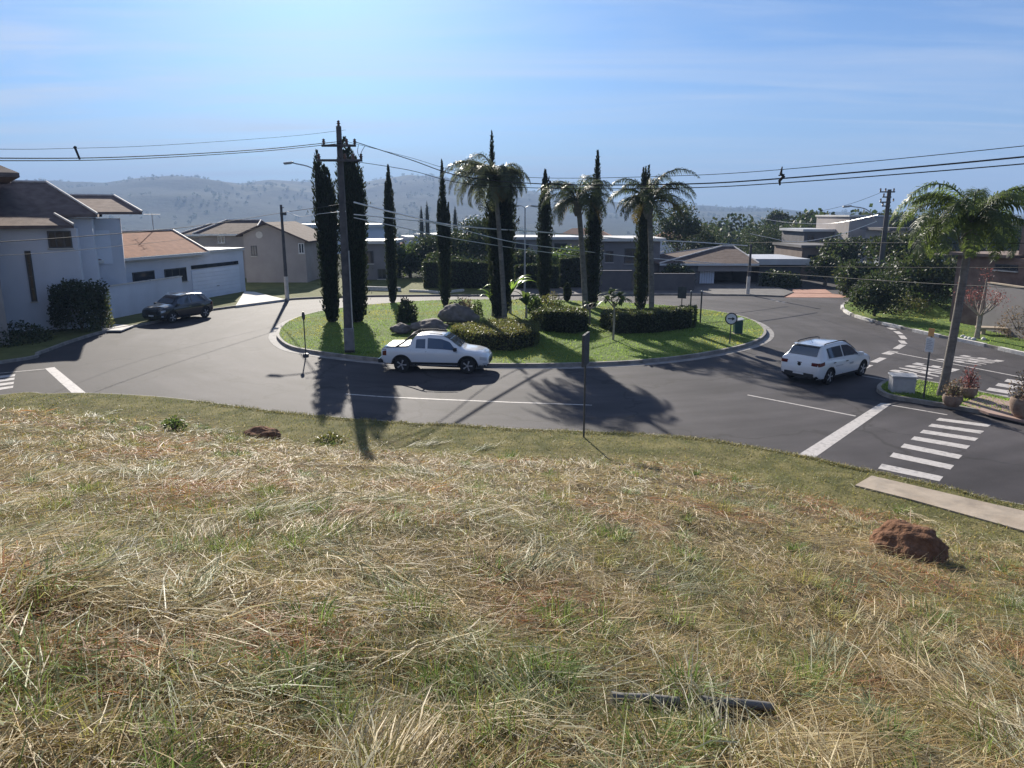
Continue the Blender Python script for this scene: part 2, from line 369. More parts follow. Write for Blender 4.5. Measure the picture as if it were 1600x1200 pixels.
M['sign_orange'] = plain('sign_orange', (0.62, 0.33, 0.12), 0.4)
M['bin_green'] = surf('bin_green', (0.02, 0.06, 0.05), (0.03, 0.085, 0.07), rough=0.4, scale=4)
M['rock'] = surf('boulder_stone', (0.09, 0.077, 0.072), (0.19, 0.165, 0.155), rough=0.9, scale=2.2, detail=10, bump=0.6, bscale=6, stain=((0.10, 0.085, 0.08), 1.5, 0.6))
M['stone_white'] = surf('white_stone', (0.5, 0.48, 0.45), (0.66, 0.64, 0.60), rough=0.85, scale=6, bump=0.3)
M['mound'] = surf('termite_earth', (0.12, 0.062, 0.036), (0.23, 0.125, 0.076), rough=1.0, scale=7, detail=10, spec=0.1, bump=0.9, bscale=16, stain=((0.08, 0.04, 0.024), 5, 0.5))
M['terracotta'] = surf('planter_terracotta', (0.17, 0.115, 0.085), (0.26, 0.185, 0.14), rough=0.85, scale=6, bump=0.2, stain=((0.36, 0.31, 0.24), 5, 0.5))
M['bark'] = surf('bark', (0.10, 0.075, 0.055), (0.19, 0.15, 0.115), rough=0.95, scale=6, bump=0.6)
M['bark_pale'] = surf('pale_bark', (0.28, 0.235, 0.19), (0.42, 0.36, 0.30), rough=0.9, scale=5, bump=0.5, stain=((0.13, 0.10, 0.08), 6, 0.6))
M['palm_trunk'] = surf('palm_trunk', (0.13, 0.115, 0.10), (0.23, 0.205, 0.18), rough=0.95, scale=4, bump=0.5, stain=((0.08, 0.07, 0.06), 3, 0.6, (1, 1, 5)))
M['cypress'] = leafmat('cypress_foliage', (0.026, 0.034, 0.020), 0.25, 0.7, tcol=(0.05, 0.065, 0.025), spec=0.2)
M['palm'] = leafmat('palm_leaf', (0.062, 0.090, 0.030), 0.45, 0.5, tcol=(0.17, 0.23, 0.05), spec=0.4)
M['palm_dark'] = leafmat('palm_leaf_dark', (0.045, 0.058, 0.028), 0.40, 0.5, tcol=(0.095, 0.12, 0.04), spec=0.25)
M['palm_pale'] = leafmat('palm_leaf_pale', (0.085, 0.095, 0.055), 0.42, 0.45, tcol=(0.19, 0.21, 0.10), spec=0.28)
M['leaf'] = leafmat('tree_leaf', (0.036, 0.050, 0.022), 0.32, 0.6, tcol=(0.055, 0.075, 0.022), spec=0.28)
M['leaf_mid'] = leafmat('shrub_leaf', (0.050, 0.076, 0.024), 0.42, 0.5, tcol=(0.105, 0.155, 0.035), spec=0.32)
M['leaf_bright'] = leafmat('banana_leaf', (0.09, 0.15, 0.035), 0.5, 0.4, tcol=(0.24, 0.38, 0.06))
M['leaf_hedge'] = leafmat('hedge_leaf', (0.042, 0.055, 0.020), 0.35, 0.5, tcol=(0.10, 0.12, 0.03))
M['leaf_olive'] = leafmat('olive_hedge_leaf', (0.075, 0.085, 0.028), 0.40, 0.5, tcol=(0.17, 0.17, 0.045))
M['leaf_red'] = leafmat('red_leaf', (0.13, 0.055, 0.05), 0.4, 0.5, tcol=(0.26, 0.10, 0.09))
M['leaf_dry'] = leafmat('dry_leaf', (0.13, 0.10, 0.07), 0.35, 0.6, tcol=(0.22, 0.16, 0.10))
M['core'] = surf('dark_core', (0.020, 0.022, 0.014), (0.032, 0.034, 0.02), rough=1, scale=4, spec=0.05)  # dark tone of the light-blocking cores added inside crowns and hedges
M['grass'] = leafmat('grass_blade', (1, 1, 1), 0.42, 0.55, tcol=(1.0, 1.0, 0.9), spec=0.35)
M['lawn_blade'] = leafmat('lawn_blade', (0.10, 0.16, 0.034), 0.55, 0.6, tcol=(0.27, 0.39, 0.07), spec=0.3)
M['hill'] = None
M['car_white'] = plain('white_car_paint', (0.72, 0.73, 0.75), 0.28, 0.5, coat=1.0)
M['car_dark'] = plain('dark_car_paint', (0.012, 0.016, 0.022), 0.22, 0.5, coat=1.0)
M['car_glass'] = plain('car_glass', (0.10, 0.125, 0.16), 0.04, 0.8, metal=0.55)
M['plastic'] = surf('black_plastic', (0.018, 0.018, 0.02), (0.028, 0.028, 0.03), rough=0.55, scale=8)
M['tyre'] = surf('tyre_rubber', (0.014, 0.014, 0.015), (0.026, 0.025, 0.025), rough=0.85, scale=8)
M['rim'] = plain('alloy_rim', (0.42, 0.42, 0.44), 0.4, 0.6, metal=0.3)
M['chrome'] = plain('chrome', (0.75, 0.75, 0.76), 0.12, 0.5, metal=1.0)
M['lamp_clear'] = plain('headlamp_lens', (0.50, 0.52, 0.55), 0.08, 0.7)
M['lamp_red'] = plain('tail_lamp_lens', (0.10, 0.008, 0.010), 0.12, 0.6)
M['plate'] = surf('number_plate', (0.55, 0.56, 0.58), (0.62, 0.63, 0.65), rough=0.5, scale=9)
M['pipe'] = surf('drain_pipe', (0.11, 0.105, 0.10), (0.17, 0.16, 0.15), rough=0.55, scale=6, stain=((0.16, 0.12, 0.08), 5, 0.5))

# ------------------------------------------------------------------ smooth random fields
_perm = np.random.default_rng(3).random((256, 256))
def vnoise(x, y):
    x = np.asarray(x, float); y = np.asarray(y, float)
    xi = np.floor(x).astype(int); yi = np.floor(y).astype(int); fx = x-xi; fy = y-yi
    fx = fx*fx*(3-2*fx); fy = fy*fy*(3-2*fy)
    a = _perm[xi % 256, yi % 256]; b = _perm[(xi+1) % 256, yi % 256]; c = _perm[xi % 256, (yi+1) % 256]; d = _perm[(xi+1) % 256, (yi+1) % 256]
    return (a*(1-fx)+b*fx)*(1-fy)+(c*(1-fx)+d*fx)*fy
def fbm(x, y, o=4):
    s = 0; a = 0.5; n = 0
    for i in range(o):
        s = s+a*vnoise(x*2**i+17*i, y*2**i+31*i); n += a; a *= 0.5
    return s/n
def sstep(a, b, x):
    t = np.clip((x-a)/(b-a), 0, 1); return t*t*(3-2*t)
def spline(pts, per=8, closed=False):
    pts = [Vector(p) for p in pts]; n = len(pts); out = []
    rngi = range(n) if closed else range(n-1)
    for i in rngi:
        p0 = pts[(i-1) % n] if (closed or i > 0) else pts[0]*2-pts[1]
        p1 = pts[i]; p2 = pts[(i+1) % n]
        p3 = pts[(i+2) % n] if (closed or i+2 < n) else pts[-1]*2-pts[-2]
        for k in range(per):
            t = k/per
            out.append(0.5*((2*p1)+(p2-p0)*t+(2*p0-5*p1+4*p2-p3)*t*t+(3*p1-p0-3*p2+p3)*t**3))
    if not closed: out.append(pts[-1])
    return out

# ------------------------------------------------------------------ the ground
RIDGE = [(-900, 300), (-300, 280), (0, 286), (80, 282), (170, 286), (230, 278), (310, 275), (380, 284), (430, 278), (480, 282), (560, 284), (600, 277),
         (640, 271), (690, 273), (730, 284), (800, 292), (880, 304), (940, 312), (1000, 318), (1100, 317), (1150, 321), (1200, 321), (1260, 326), (1330, 327), (1420, 328), (1600, 331), (2600, 330)]
def terrain_z(x, y):
    r = np.hypot(x, y)
    yy = np.maximum(y, 0.15*r)
    px = 800+FPX/0.9745*np.clip(x/yy, -4, 4)
    ry = np.interp(px, [p[0] for p in RIDGE], [p[1] for p in RIDGE])
    RD = 3000.0
    ridge = CAMZ+(330.5-ry)/FPX*RD*0.9495*np.clip(yy/r, 0.5, 1)
    base = -0.04-24*sstep(110, 420, r)+1.5*(fbm(x/160+5, y/160, 3)-0.5)*sstep(130, 400, r)
    # rolling rise to the ridge, with lower folds in front of it
    rise = sstep(1100, RD, r)
    fold = (fbm(x/420+9, y/420+2, 4)-0.5)*90*sstep(900, 2000, r)*(1-sstep(2500, RD, r))*sstep(0, 90, ridge)
    crest = (fbm(x/55, y/55, 3)-0.5)*5*sstep(2300, 2900, r)
    z = base+(ridge+24)*rise+fold*0.7+crest
    back = sstep(RD, RD+1800, r)
    return z*(1-back)+(-40)*back
def build_terrain():
    radii = np.concatenate([np.linspace(0.5, 100, 14), np.geomspace(110, 1000, 40), np.linspace(1040, 3000, 70), np.linspace(3060, 5200, 18)])
    az = np.concatenate([np.radians(np.linspace(-58, 58, 361)), np.radians(np.linspace(62, 298, 60))])
    A, Rr = np.meshgrid(az, radii)
    x = Rr*np.sin(A); y = Rr*np.cos(A); z = terrain_z(x, y)
    n = len(az); m = len(radii)
    v = np.stack([x, y, z], -1).reshape(-1, 3)
    i, j = np.meshgrid(np.arange(m-1), np.arange(n), indexing='ij'); j2 = (j+1) % n
    f = np.stack([i*n+j, i*n+j2, (i+1)*n+j2, (i+1)*n+j], -1).reshape(-1, 4)[:, ::-1]
    m_, nt, b = new_mat('countryside'); N = nt.nodes; L = nt.links
    ge = N.new('ShaderNodeNewGeometry')
    def noise(s, d, sc=(1, 1, 0.3)):
        q = N.new('ShaderNodeTexNoise'); q.inputs['Scale'].default_value = s; q.inputs['Detail'].default_value = d; q.inputs['Roughness'].default_value = 0.65
        mp = N.new('ShaderNodeMapping'); mp.inputs['Scale'].default_value = sc; L.new(ge.outputs['Position'], mp.inputs[0]); L.new(mp.outputs[0], q.inputs['Vector']); return q.outputs['Fac']
    def ramp(f_, p0, p1, c0, c1):
        r = N.new('ShaderNodeValToRGB'); r.color_ramp.elements[0].position = p0; r.color_ramp.elements[1].position = p1
        r.color_ramp.elements[0].color = (*c0, 1); r.color_ramp.elements[1].color = (*c1, 1); L.new(f_, r.inputs['Fac']); return r.outputs['Color']
    woods = ramp(noise(0.02, 10), 0.35, 0.65, (0.006, 0.010, 0.005), (0.030, 0.040, 0.018))
    fields = ramp(noise(0.008, 6), 0.4, 0.6, (0.055, 0.065, 0.03), (0.12, 0.11, 0.065))
    vo = N.new('ShaderNodeTexVoronoi'); vo.inputs['Scale'].default_value = 0.0045
    mp = N.new('ShaderNodeMapping'); mp.inputs['Scale'].default_value = (1, 0.55, 0.4); L.new(ge.outputs['Position'], mp.inputs[0]); L.new(mp.outputs[0], vo.inputs['Vector'])
    sx = N.new('ShaderNodeSeparateXYZ'); L.new(vo.outputs['Color'], sx.inputs[0])
    msk = ramp(sx.outputs['X'], 0.74, 0.77, (0, 0, 0), (1, 1, 1))
    mx = N.new('ShaderNodeMixRGB'); L.new(msk, mx.inputs['Fac']); L.new(woods, mx.inputs[1]); L.new(fields, mx.inputs[2])
    L.new(mx.outputs[0], b.inputs['Base Color']); setin(b, 'Roughness', 1.0); setin(b, 'Specular IOR Level', 0.05)
    bp = N.new('ShaderNodeBump'); bp.inputs['Strength'].default_value = 0.8; bp.inputs['Distance'].default_value = 6
    L.new(noise(0.05, 6, (1, 1, 1)), bp.inputs['Height']); L.new(bp.outputs[0], b.inputs['Normal'])
    o = mesh_np('terrain', v, f, m_, smooth=True)
    tag(o, kind='structure')
build_terrain()

# roundabout carriageway and the roads leaving it: one asphalt sheet
rd = MB(); rd.prism([(-70, -14), (40, -14), (75, 20), (75, 75), (-30, 75), (-70, 40)], -0.02, 0.0)
tag(rd.build('road', M['asphalt']), kind='structure')

# --- the lot in front: its edge along the road, read off the picture on road level
EDGE_PX = [(0, 622), (70, 620), (140, 619), (250, 625), (350, 637), (430, 648), (500, 655), (580, 662), (650, 667), (720, 670), (800, 675), (900, 679), (990, 683), (1080, 690), (1150, 700), (1240, 716), (1300, 729), (1360, 742), (1480, 769), (1600, 797)]
_e = [G(*p) for p in EDGE_PX]
_e = [Vector((-52, -8, 0)), Vector((-40, 4, 0)), Vector((-30, 14.5, 0)), Vector((-24, 20.5, 0))]+_e+[Vector((15.5, 13.4, 0)), Vector((21, 8.5, 0)), Vector((30, 0, 0)), Vector((38, -8, 0))]
EDGE = spline(_e, 4)
EX = np.array([p.x for p in EDGE]); EY = np.array([p.y for p in EDGE])
def edge_y(x): return np.interp(x, EX, EY)
def edge_dist(x, y):
    x = np.atleast_1d(np.asarray(x, float)); y = np.atleast_1d(np.asarray(y, float))
    best = np.full(x.shape, 1e9)
    for i in range(len(EX)-1):
        ax, ay, bx, by = EX[i], EY[i], EX[i+1], EY[i+1]; dx, dy = bx-ax, by-ay; q = dx*dx+dy*dy+1e-9
        t = np.clip(((x-ax)*dx+(y-ay)*dy)/q, 0, 1)
        best = np.minimum(best, np.hypot(x-ax-t*dx, y-ay-t*dy))
    return best
S0 = float(edge_dist(0, 0)[0])
SLOPE = (CAMZ-1.62-0.12)/(S0-2.6)
def lot_z(x, y):
    s = edge_dist(x, y)
    t = s-1.9
    ramp = np.where(t < 0, 0, np.where(t < 1.4, t*t/2.8, t-0.7))
    z = 0.12+SLOPE*ramp
    w = sstep(1.0, 4.0, s)
    z = z+w*(0.24*(fbm(np.atleast_1d(x)/2.6, np.atleast_1d(y)/2.6, 3)-0.5)+0.11*(fbm(np.atleast_1d(x)/0.5+7, np.atleast_1d(y)/0.5, 2)-0.5))
    return z
def L_hit(px, py):
    d = ray(px, py)
    ts = np.arange(1.0, 45, 0.02); x = d[0]*ts; y = d[1]*ts; z = CAMZ+d[2]*ts
    k = np.argmax(z <= lot_z(x, y)); return Vector((x[k], y[k], lot_z(x[k], y[k])[0]))
def build_lot():
    xs = np.arange(-50, 36.01, 0.22); nt_ = 150
    tt = np.linspace(0, 1, nt_)**1.15
    X = np.repeat(xs[:, None], nt_, 1); yb = edge_y(xs)[:, None]
    Y = yb-(yb+13)*tt[None, :]
    Z = lot_z(X.ravel(), Y.ravel()).reshape(X.shape)
    n = nt_; m = len(xs)
    v = np.stack([X, Y, Z], -1).reshape(-1, 3)
    i, j = np.meshgrid(np.arange(m-1), np.arange(n-1), indexing='ij')
    f = np.stack([i*n+j, (i+1)*n+j, (i+1)*n+j+1, i*n+j+1], -1).reshape(-1, 4)[:, ::-1]
    ed = 1-sstep(0.8, 5.0, edge_dist(v[:, 0], v[:, 1])+3.4*(fbm(v[:, 0]/1.7+3, v[:, 1]/1.7, 4)-.5)+1.2*(fbm(v[:, 0]/.45+11, v[:, 1]/.45+4, 3)-.5))
    tag(mesh_np('lot_ground', v, f, M['soil'], smooth=True, tint=np.repeat(ed[:, None], 3, 1)), kind='structure')
build_lot()
def strip(mb, pts, w, z0, z1, side=1):
    """a kerb: a band of width w beside a line on the ground"""
    pts = [Vector((p[0], p[1], 0)) for p in pts]; a = []; b = []
    for i, p in enumerate(pts):
        t = (pts[min(i+1, len(pts)-1)]-pts[max(i-1, 0)]).normalized(); n = Vector((-t.y, t.x, 0))*side
        a.append(p); b.append(p+n*w)
    k = len(pts); vs = []
    for i in range(k): vs += [(a[i].x, a[i].y, z0), (b[i].x, b[i].y, z0), (b[i].x, b[i].y, z1), (a[i].x, a[i].y, z1)]
    fs = []
    for i in range(k-1):
        o = i*4
        for q in range(4): fs.append((o+q, o+(q+1) % 4, o+4+(q+1) % 4, o+4+q))
    fs += [(3, 2, 1, 0), ((k-1)*4, (k-1)*4+1, (k-1)*4+2, (k-1)*4+3)]
    mb.add(vs, fs)
kb = MB(); strip(kb, EDGE, 0.07, -0.03, 0.112, 1)
tag(kb.build('kerb_of_lot', M['kerb']), kind='structure')
# concrete pavement slab beside the crossing on the right
sw = MB()
up = [G(1362, 743, 0.15), G(1440, 761, 0.15), G(1520, 780, 0.15), G(1600, 798, 0.15), Vector((16, 13.0, 0.15)), Vector((21.5, 8.2, 0.15))]
lo = [G(1336, 758, 0.15), G(1420, 779, 0.15), G(1510, 804, 0.15), G(1600, 829, 0.15), Vector((15.0, 12.0, 0.15)), Vector((20.5, 7.2, 0.15))]
sw.slab(up+lo[::-1], 0.14)
tag(sw.build('pavement', M['concrete']), kind='structure')

# --- verges
def verge(name, pts, z=0.12, m='verge'):
    mb = MB(); mb.prism([(p[0], p[1]) for p in pts], -0.015, z); return tag(mb.build(name, M[m]), kind='structure')
LK = spline([Vector((-60, 7, 0)), Vector((-42, 17, 0)), Vector((-31, 24, 0)), G(0, 568), G(60, 553), G(110, 535), G(165, 519), G(240, 505), G(300, 490), G(375, 479), G(440, 470), G(480, 467), G(560, 464), G(640, 463), G(700, 462.5), G(780, 463)], 5)
verge('verge_left', LK+[Vector((2, 75, 0)), Vector((-60, 75, 0))])
k = MB(); strip(k, LK, 0.14, -0.03, 0.135, -1); tag(k.build('kerb_left', M['kerb']), kind='structure')
FK = spline([G(790, 463), G(850, 462), G(920, 461.5), G(1000, 461), G(1100, 461.5), G(1165, 462), G(1225, 464)], 4)
verge('verge_far', FK+[G(1240, 458), Vector((24, 74, 0)), Vector((0, 75.2, 0))], 0.1, 'paving_shade')
k = MB(); strip(k, FK, 0.14, -0.03, 0.12, -1); tag(k.build('kerb_far', M['kerb']), kind='structure')
RK = spline([G(1330, 470), G(1318, 480), G(1326, 490), G(1350, 499), G(1385, 508), G(1420, 516), G(1460, 525), G(1500, 533), G(1550, 543.5), G(1600, 555), G(1720, 580), G(1900, 615)], 5)
verge('verge_right', RK+[Vector((44, 20, 0)), Vector((60, 30, 0)), Vector((60, 70, 0)), Vector((30, 66, 0))], 0.12, 'lawn')
k = MB(); strip(k, RK, 0.15, -0.03, 0.14, -1); tag(k.build('kerb_right', M['kerb']), kind='structure')
# white-washed kerb lengths along the right verge
kw = MB(); acc = 0; seg = []
dist = [0]
for a, b in zip(RK[:-1], RK[1:]): dist.append(dist[-1]+(b-a).length)
def along(d):
    i = min(max(np.searchsorted(dist, d)-1, 0), len(RK)-2); t = (d-dist[i])/(dist[i+1]-dist[i]); return RK[i].lerp(RK[i+1], t)
d = 4.6; gaps = [1.0, 0.7, 1.0, 1.0, 0.6, 0.9, 0.6, 2.2, 0.5, 1.6]
for q in range(10):
    ln = 1.7+0.3*(q % 3)
    if d+ln > dist[-1]: break
    strip(kw, [along(d+ln*t/6) for t in range(7)], 0.19, -0.025, 0.165, -1); d += ln+gaps[q]
tag(kw.build('kerb_whitewash', M['kerb_white']), kind='structure')

# --- the island of the roundabout
ISL = spline([G(*p) for p in [(437, 524), (441, 534), (456, 544), (480, 550), (530, 557.5), (600, 565), (700, 571), (800, 573), (907, 571.5), (1000, 567), (1075, 559), (1137, 548), (1178, 536), (1193, 522), (1180, 507), (1150, 496), (1100, 487),
                                    (1030, 479.5), (950, 474.5), (860, 472), (760, 471), (690, 472), (630, 475), (570, 480), (510, 488), (470, 498), (446, 510)]], 6, True)
verge('island_turf', ISL, 0.15, 'lawn')
k = MB(); strip(k, ISL+[ISL[0]], 0.14, -0.03, 0.16, -1); tag(k.build('island_kerb', M['kerb']), kind='structure')
off = []
for i, p in enumerate(ISL):
    t = (ISL[(i+1) % len(ISL)]-ISL[i-1]).normalized(); off.append(p-Vector((-t.y, t.x, 0))*0.14)
k = MB(); strip(k, off+[off[0]], 0.42, -0.03, 0.008, -1); tag(k.build('island_gutter', M['gutter']), kind='structure')
# --- median with post, cabinet and planters at the right
MED = [G(*p) for p in [(1376, 612), (1384, 602), (1400, 597), (1440, 600), (1500, 611), (1540, 620), (1600, 633), (1760, 668), (1760, 700), (1600, 661), (1560, 651), (1500, 640), (1440, 630), (1394, 622)]]
MEDS = spline(MED, 4, True)
verge('median_turf', MEDS, 0.13, 'lawn')
k = MB(); strip(k, MEDS+[MEDS[0]], 0.14, -0.03, 0.145, 1); strip(k, MEDS+[MEDS[0]], 0.02, -0.03, 0.139, -1); tag(k.build('median_kerb', M['kerb']), kind='structure')
pp = MB(); pp.slab([G(1536, 617, 0.155), G(1600, 632, 0.155), G(1755, 668, 0.155), G(1755, 696, 0.155), G(1600, 657, 0.155), G(1545, 645, 0.155), G(1502, 630, 0.155)], 0.08)
tag(pp.build('median_paving', M['pink_paving']), kind='structure')
# --- pale drives and paths crossing the left verge, brick-red drive on the far side
q = MB(); q.slab([G(158, 510, 0.135), G(180, 506.5, 0.135), G(209, 508.5, 0.135), G(190, 516, 0.135), G(160, 516, 0.135)], 0.06); tag(q.build('garden_path', M['concrete_pale']), kind='structure')
q = MB(); q.slab([G(368, 477.5, 0.16), G(445, 467.5, 0.16), G(398, 456, 0.3), G(382, 455, 0.3)], 0.25); tag(q.build('driveway', M['concrete_pale']), kind='structure')
q = MB(); q.slab([G(1225, 464.5, 0.02), G(1345, 465, 0.02), G(1302, 459, 0.05), G(1235, 458, 0.05)], 0.03); q.slab([G(1240, 457.5, 0.06), G(1300, 458.5, 0.06), G(1290, 452, 0.1), G(1238, 452, 0.1)], 0.05)
tag(q.build('driveway_far', M['terracotta_paving']), kind='structure')

# --- painted markings, 4 mm over the asphalt
mk = MB(); MZ = 0.005
def pq(*pp): mk.add([G(x, y, MZ) for x, y in pp], [tuple(range(len(pp)))])
def pl(pts, w, z=MZ):
    pts = [G(x, y, z) for x, y in pts]
    a = []; b = []
    for i, p in enumerate(pts):
        t = (pts[min(i+1, len(pts)-1)]-pts[max(i-1, 0)]).normalized(); n = Vector((-t.y, t.x, 0))*w/2; a.append(p+n); b.append(p-n)
    kk = len(pts); mk.add(a+b, [(i, kk+i, kk+i+1, i+1) for i in range(kk-1)])
pq((70, 575.5), (85, 573.5), (140, 618.5), (117, 618.5))                       # stop line, left
pl([(-60, 590), (0, 583), (70, 576.5)], 0.10)
for a in ((10, 587, 24, 584.5), (3, 593.5, 23, 590), (2, 600, 22, 596.5), (6, 606.5, 21, 602.5)):
    pq((a[0]-26, a[1]+2), (a[2], a[3]), (a[2]-1, a[3]+3.4), (a[0]-27, a[1]+6))
pl([(540, 615.5), (600, 620), (700, 624.5), (800, 628.5), (860, 630.5), (925, 633)], 0.10)   # lane line below the pick-up
pl([(1168, 617), (1230, 629), (1337, 650)], 0.10)
pq((1243, 713), (1268, 718.5), (1393, 631), (1376, 629.5))                      # stop line, right
for a in ((1468, 653, 1549, 667), (1456, 662, 1538, 677.5), (1443, 671.5, 1529, 689), (1429, 681.5, 1516, 701.5), (1413, 693, 1504, 717), (1396, 707, 1491, 733.5), (1378, 724.5, 1474, 752)):
    h = (a[3]-a[1])*0.0+3.4+(a[1]-650)*0.055
    pq((a[0], a[1]), (a[2], a[3]-h), (a[2]-6, a[3]), (a[0]-6, a[1]+h))
pl([(1393, 633), (1480, 648)], 0.09)
for a in ((1600, 591, 1574, 592), (1600, 599, 1560, 598.5), (1600, 607.5, 1546, 605.5), (1600, 617, 1536, 612.5)):
    pq((a[2], a[3]), (a[2]+40, a[3]+6), (a[2]+34, a[3]+10.5), (a[2]-5, a[3]+4))
pl([(1390, 549.5), (1450, 561), (1520, 574.5), (1600, 590), (1760, 621)], 0.12)
pl([(1384, 553.5), (1397, 549)], 0.42)
for a in ((1389, 512, 1397, 515), (1400, 517.5, 1407, 522), (1408, 524, 1413, 529.5), (1408, 532, 1413, 537), (1400, 545, 1411, 538.5), (1365, 566, 1380, 559), (1347, 575.5, 1359, 570)):
    pl([(a[0], a[1]), (a[2], a[3])], 0.30)
pl([(1344, 586.5), (1388, 594)], 0.10)
for i, (x, y) in enumerate(((1204, 468), (1212, 470), (1222, 471.5))): pl([(x, y), (x+6, y+0.8)], 0.3)
tag(mk.build('road_markings', M['paint']), kind='structure')
def road_word(text, tl, bl, tr, br):
    """letters painted on the carriageway, stretched between four ground points"""
    cu = bpy.data.curves.new('road_word', 'FONT'); cu.body = text; cu.size = 1.0; cu.resolution_u = 3; cu.space_character = 1.12; cu.offset = 0.028
    tmp = bpy.data.objects.new('road_word', cu); COL.objects.link(tmp)
    bpy.context.view_layer.update()
    me = bpy.data.meshes.new_from_object(tmp.evaluated_get(bpy.context.evaluated_depsgraph_get()))
    COL.objects.unlink(tmp); bpy.data.objects.remove(tmp)
    xs = [v.co.x for v in me.vertices]; ys = [v.co.y for v in me.vertices]; x0, x1, y0, y1 = min(xs), max(xs), min(ys), max(ys)
    for v in me.vertices:
        s = (v.co.x-x0)/(x1-x0); t = (v.co.y-y0)/(y1-y0)
        p = (bl.lerp(br, s)).lerp(tl.lerp(tr, s), t); v.co = (p.x, p.y, MZ)
    me.materials.clear(); me.materials.append(M['paint'])
    o = bpy.data.objects.new('road_word', me); COL.objects.link(o); tag(o, kind='structure')
road_word('PARE', G(1389, 579.5), G(1456, 592), G(1432, 566.5), G(1500, 577.5))
road_word('PARE', G(1461, 561.5), G(1532, 571), G(1506, 555), G(1570, 564))

# ------------------------------------------------------------------ grass
def blades(name, mat, base, dirxy, length, width, pitch, bend, tint, stuff_label=None):
    """n thin bent blades; pitch = start elevation angle, bend = how far the tip drops below it"""
    n = len(base); ca, sa = np.cos(dirxy), np.sin(dirxy)
    side = np.stack([-sa, ca, np.zeros(n)], -1)
    def step(p, ang, l): return p+np.stack([ca*np.cos(ang)*l, sa*np.cos(ang)*l, np.sin(ang)*l], -1)
    p0 = base; p1 = step(p0, pitch, length*0.5); p2 = step(p1, pitch-bend, length*0.5)
    roll = rng.uniform(-0.9, 0.9, n)[:, None]
    sd = side*np.cos(roll)+np.array([0, 0, 1.0])*np.sin(roll)
    w = width[:, None]*sd*0.5
    v = np.stack([p0-w, p0+w, p1-w*0.9, p1+w*0.9, p2-w*0.25, p2+w*0.25], 1).reshape(-1, 3)
    i = np.arange(n)*6
    f = np.concatenate([np.stack([i, i+1, i+3, i+2], -1), np.stack([i+2, i+3, i+5, i+4], -1)])
    o = mesh_np(name, v, f, mat, tint=np.repeat(tint, 6, 0)); tag(o, kind='stuff'); return o
_q = [L_hit(950, 1098), L_hit(1212, 1112), L_hit(1080, 1104), L_hit(1076, 1104)]; PIPE = (_q[0].x, _q[1].x, _q[2].y, _q[3].x)
def lot_samples(n, ymin=0.9, pw=1.0):
    out = []; got = 0
    while got < n:
        u = rng.random(n); y = ymin*(27/ymin)**u            # density falls with distance, as detail does
        x = (rng.random(n)*2-1)*(0.80*y+1.3)
        ok = (y < edge_y(x)-0.12) & ~in_slab(x, y) & ~((x > PIPE[0]) & (x < PIPE[1]) & (y > PIPE[2]-.16) & (y < PIPE[2]+.03) & (np.abs(x-PIPE[3]) > .03) & (rng.random(n) < .93))
        out.append(np.stack([x[ok], y[ok]], -1)); got += ok.sum()
    return np.concatenate(out)[:n]
_sl = [(p.x, p.y) for p in up+lo[::-1]]
def in_poly(x, y, poly):
    c = np.zeros(x.shape, bool); n = len(poly)
    for i in range(n):
        x1, y1 = poly[i]; x2, y2 = poly[(i+1) % n]
        cond = ((y1 > y) != (y2 > y)) & (x < (x2-x1)*(y-y1)/(y2-y1+1e-12)+x1); c ^= cond
    return c
def in_slab(x, y): return in_poly(x, y, _sl)
def wide_samples(n):
    """the rest of the lot, left and right of the part right in front"""
    x = rng.uniform(-34, 24, n*4); y = rng.uniform(-3, 26, n*4)
    ok = (y < edge_y(x)-0.12) & ~in_slab(x, y) & ((np.abs(x) > .80*y+1.3) | (y < .9)) & (np.abs(x) < 1.25*np.abs(y)+9); k = np.flatnonzero(ok)[:n]
    return np.stack([x[k], y[k]], -1)
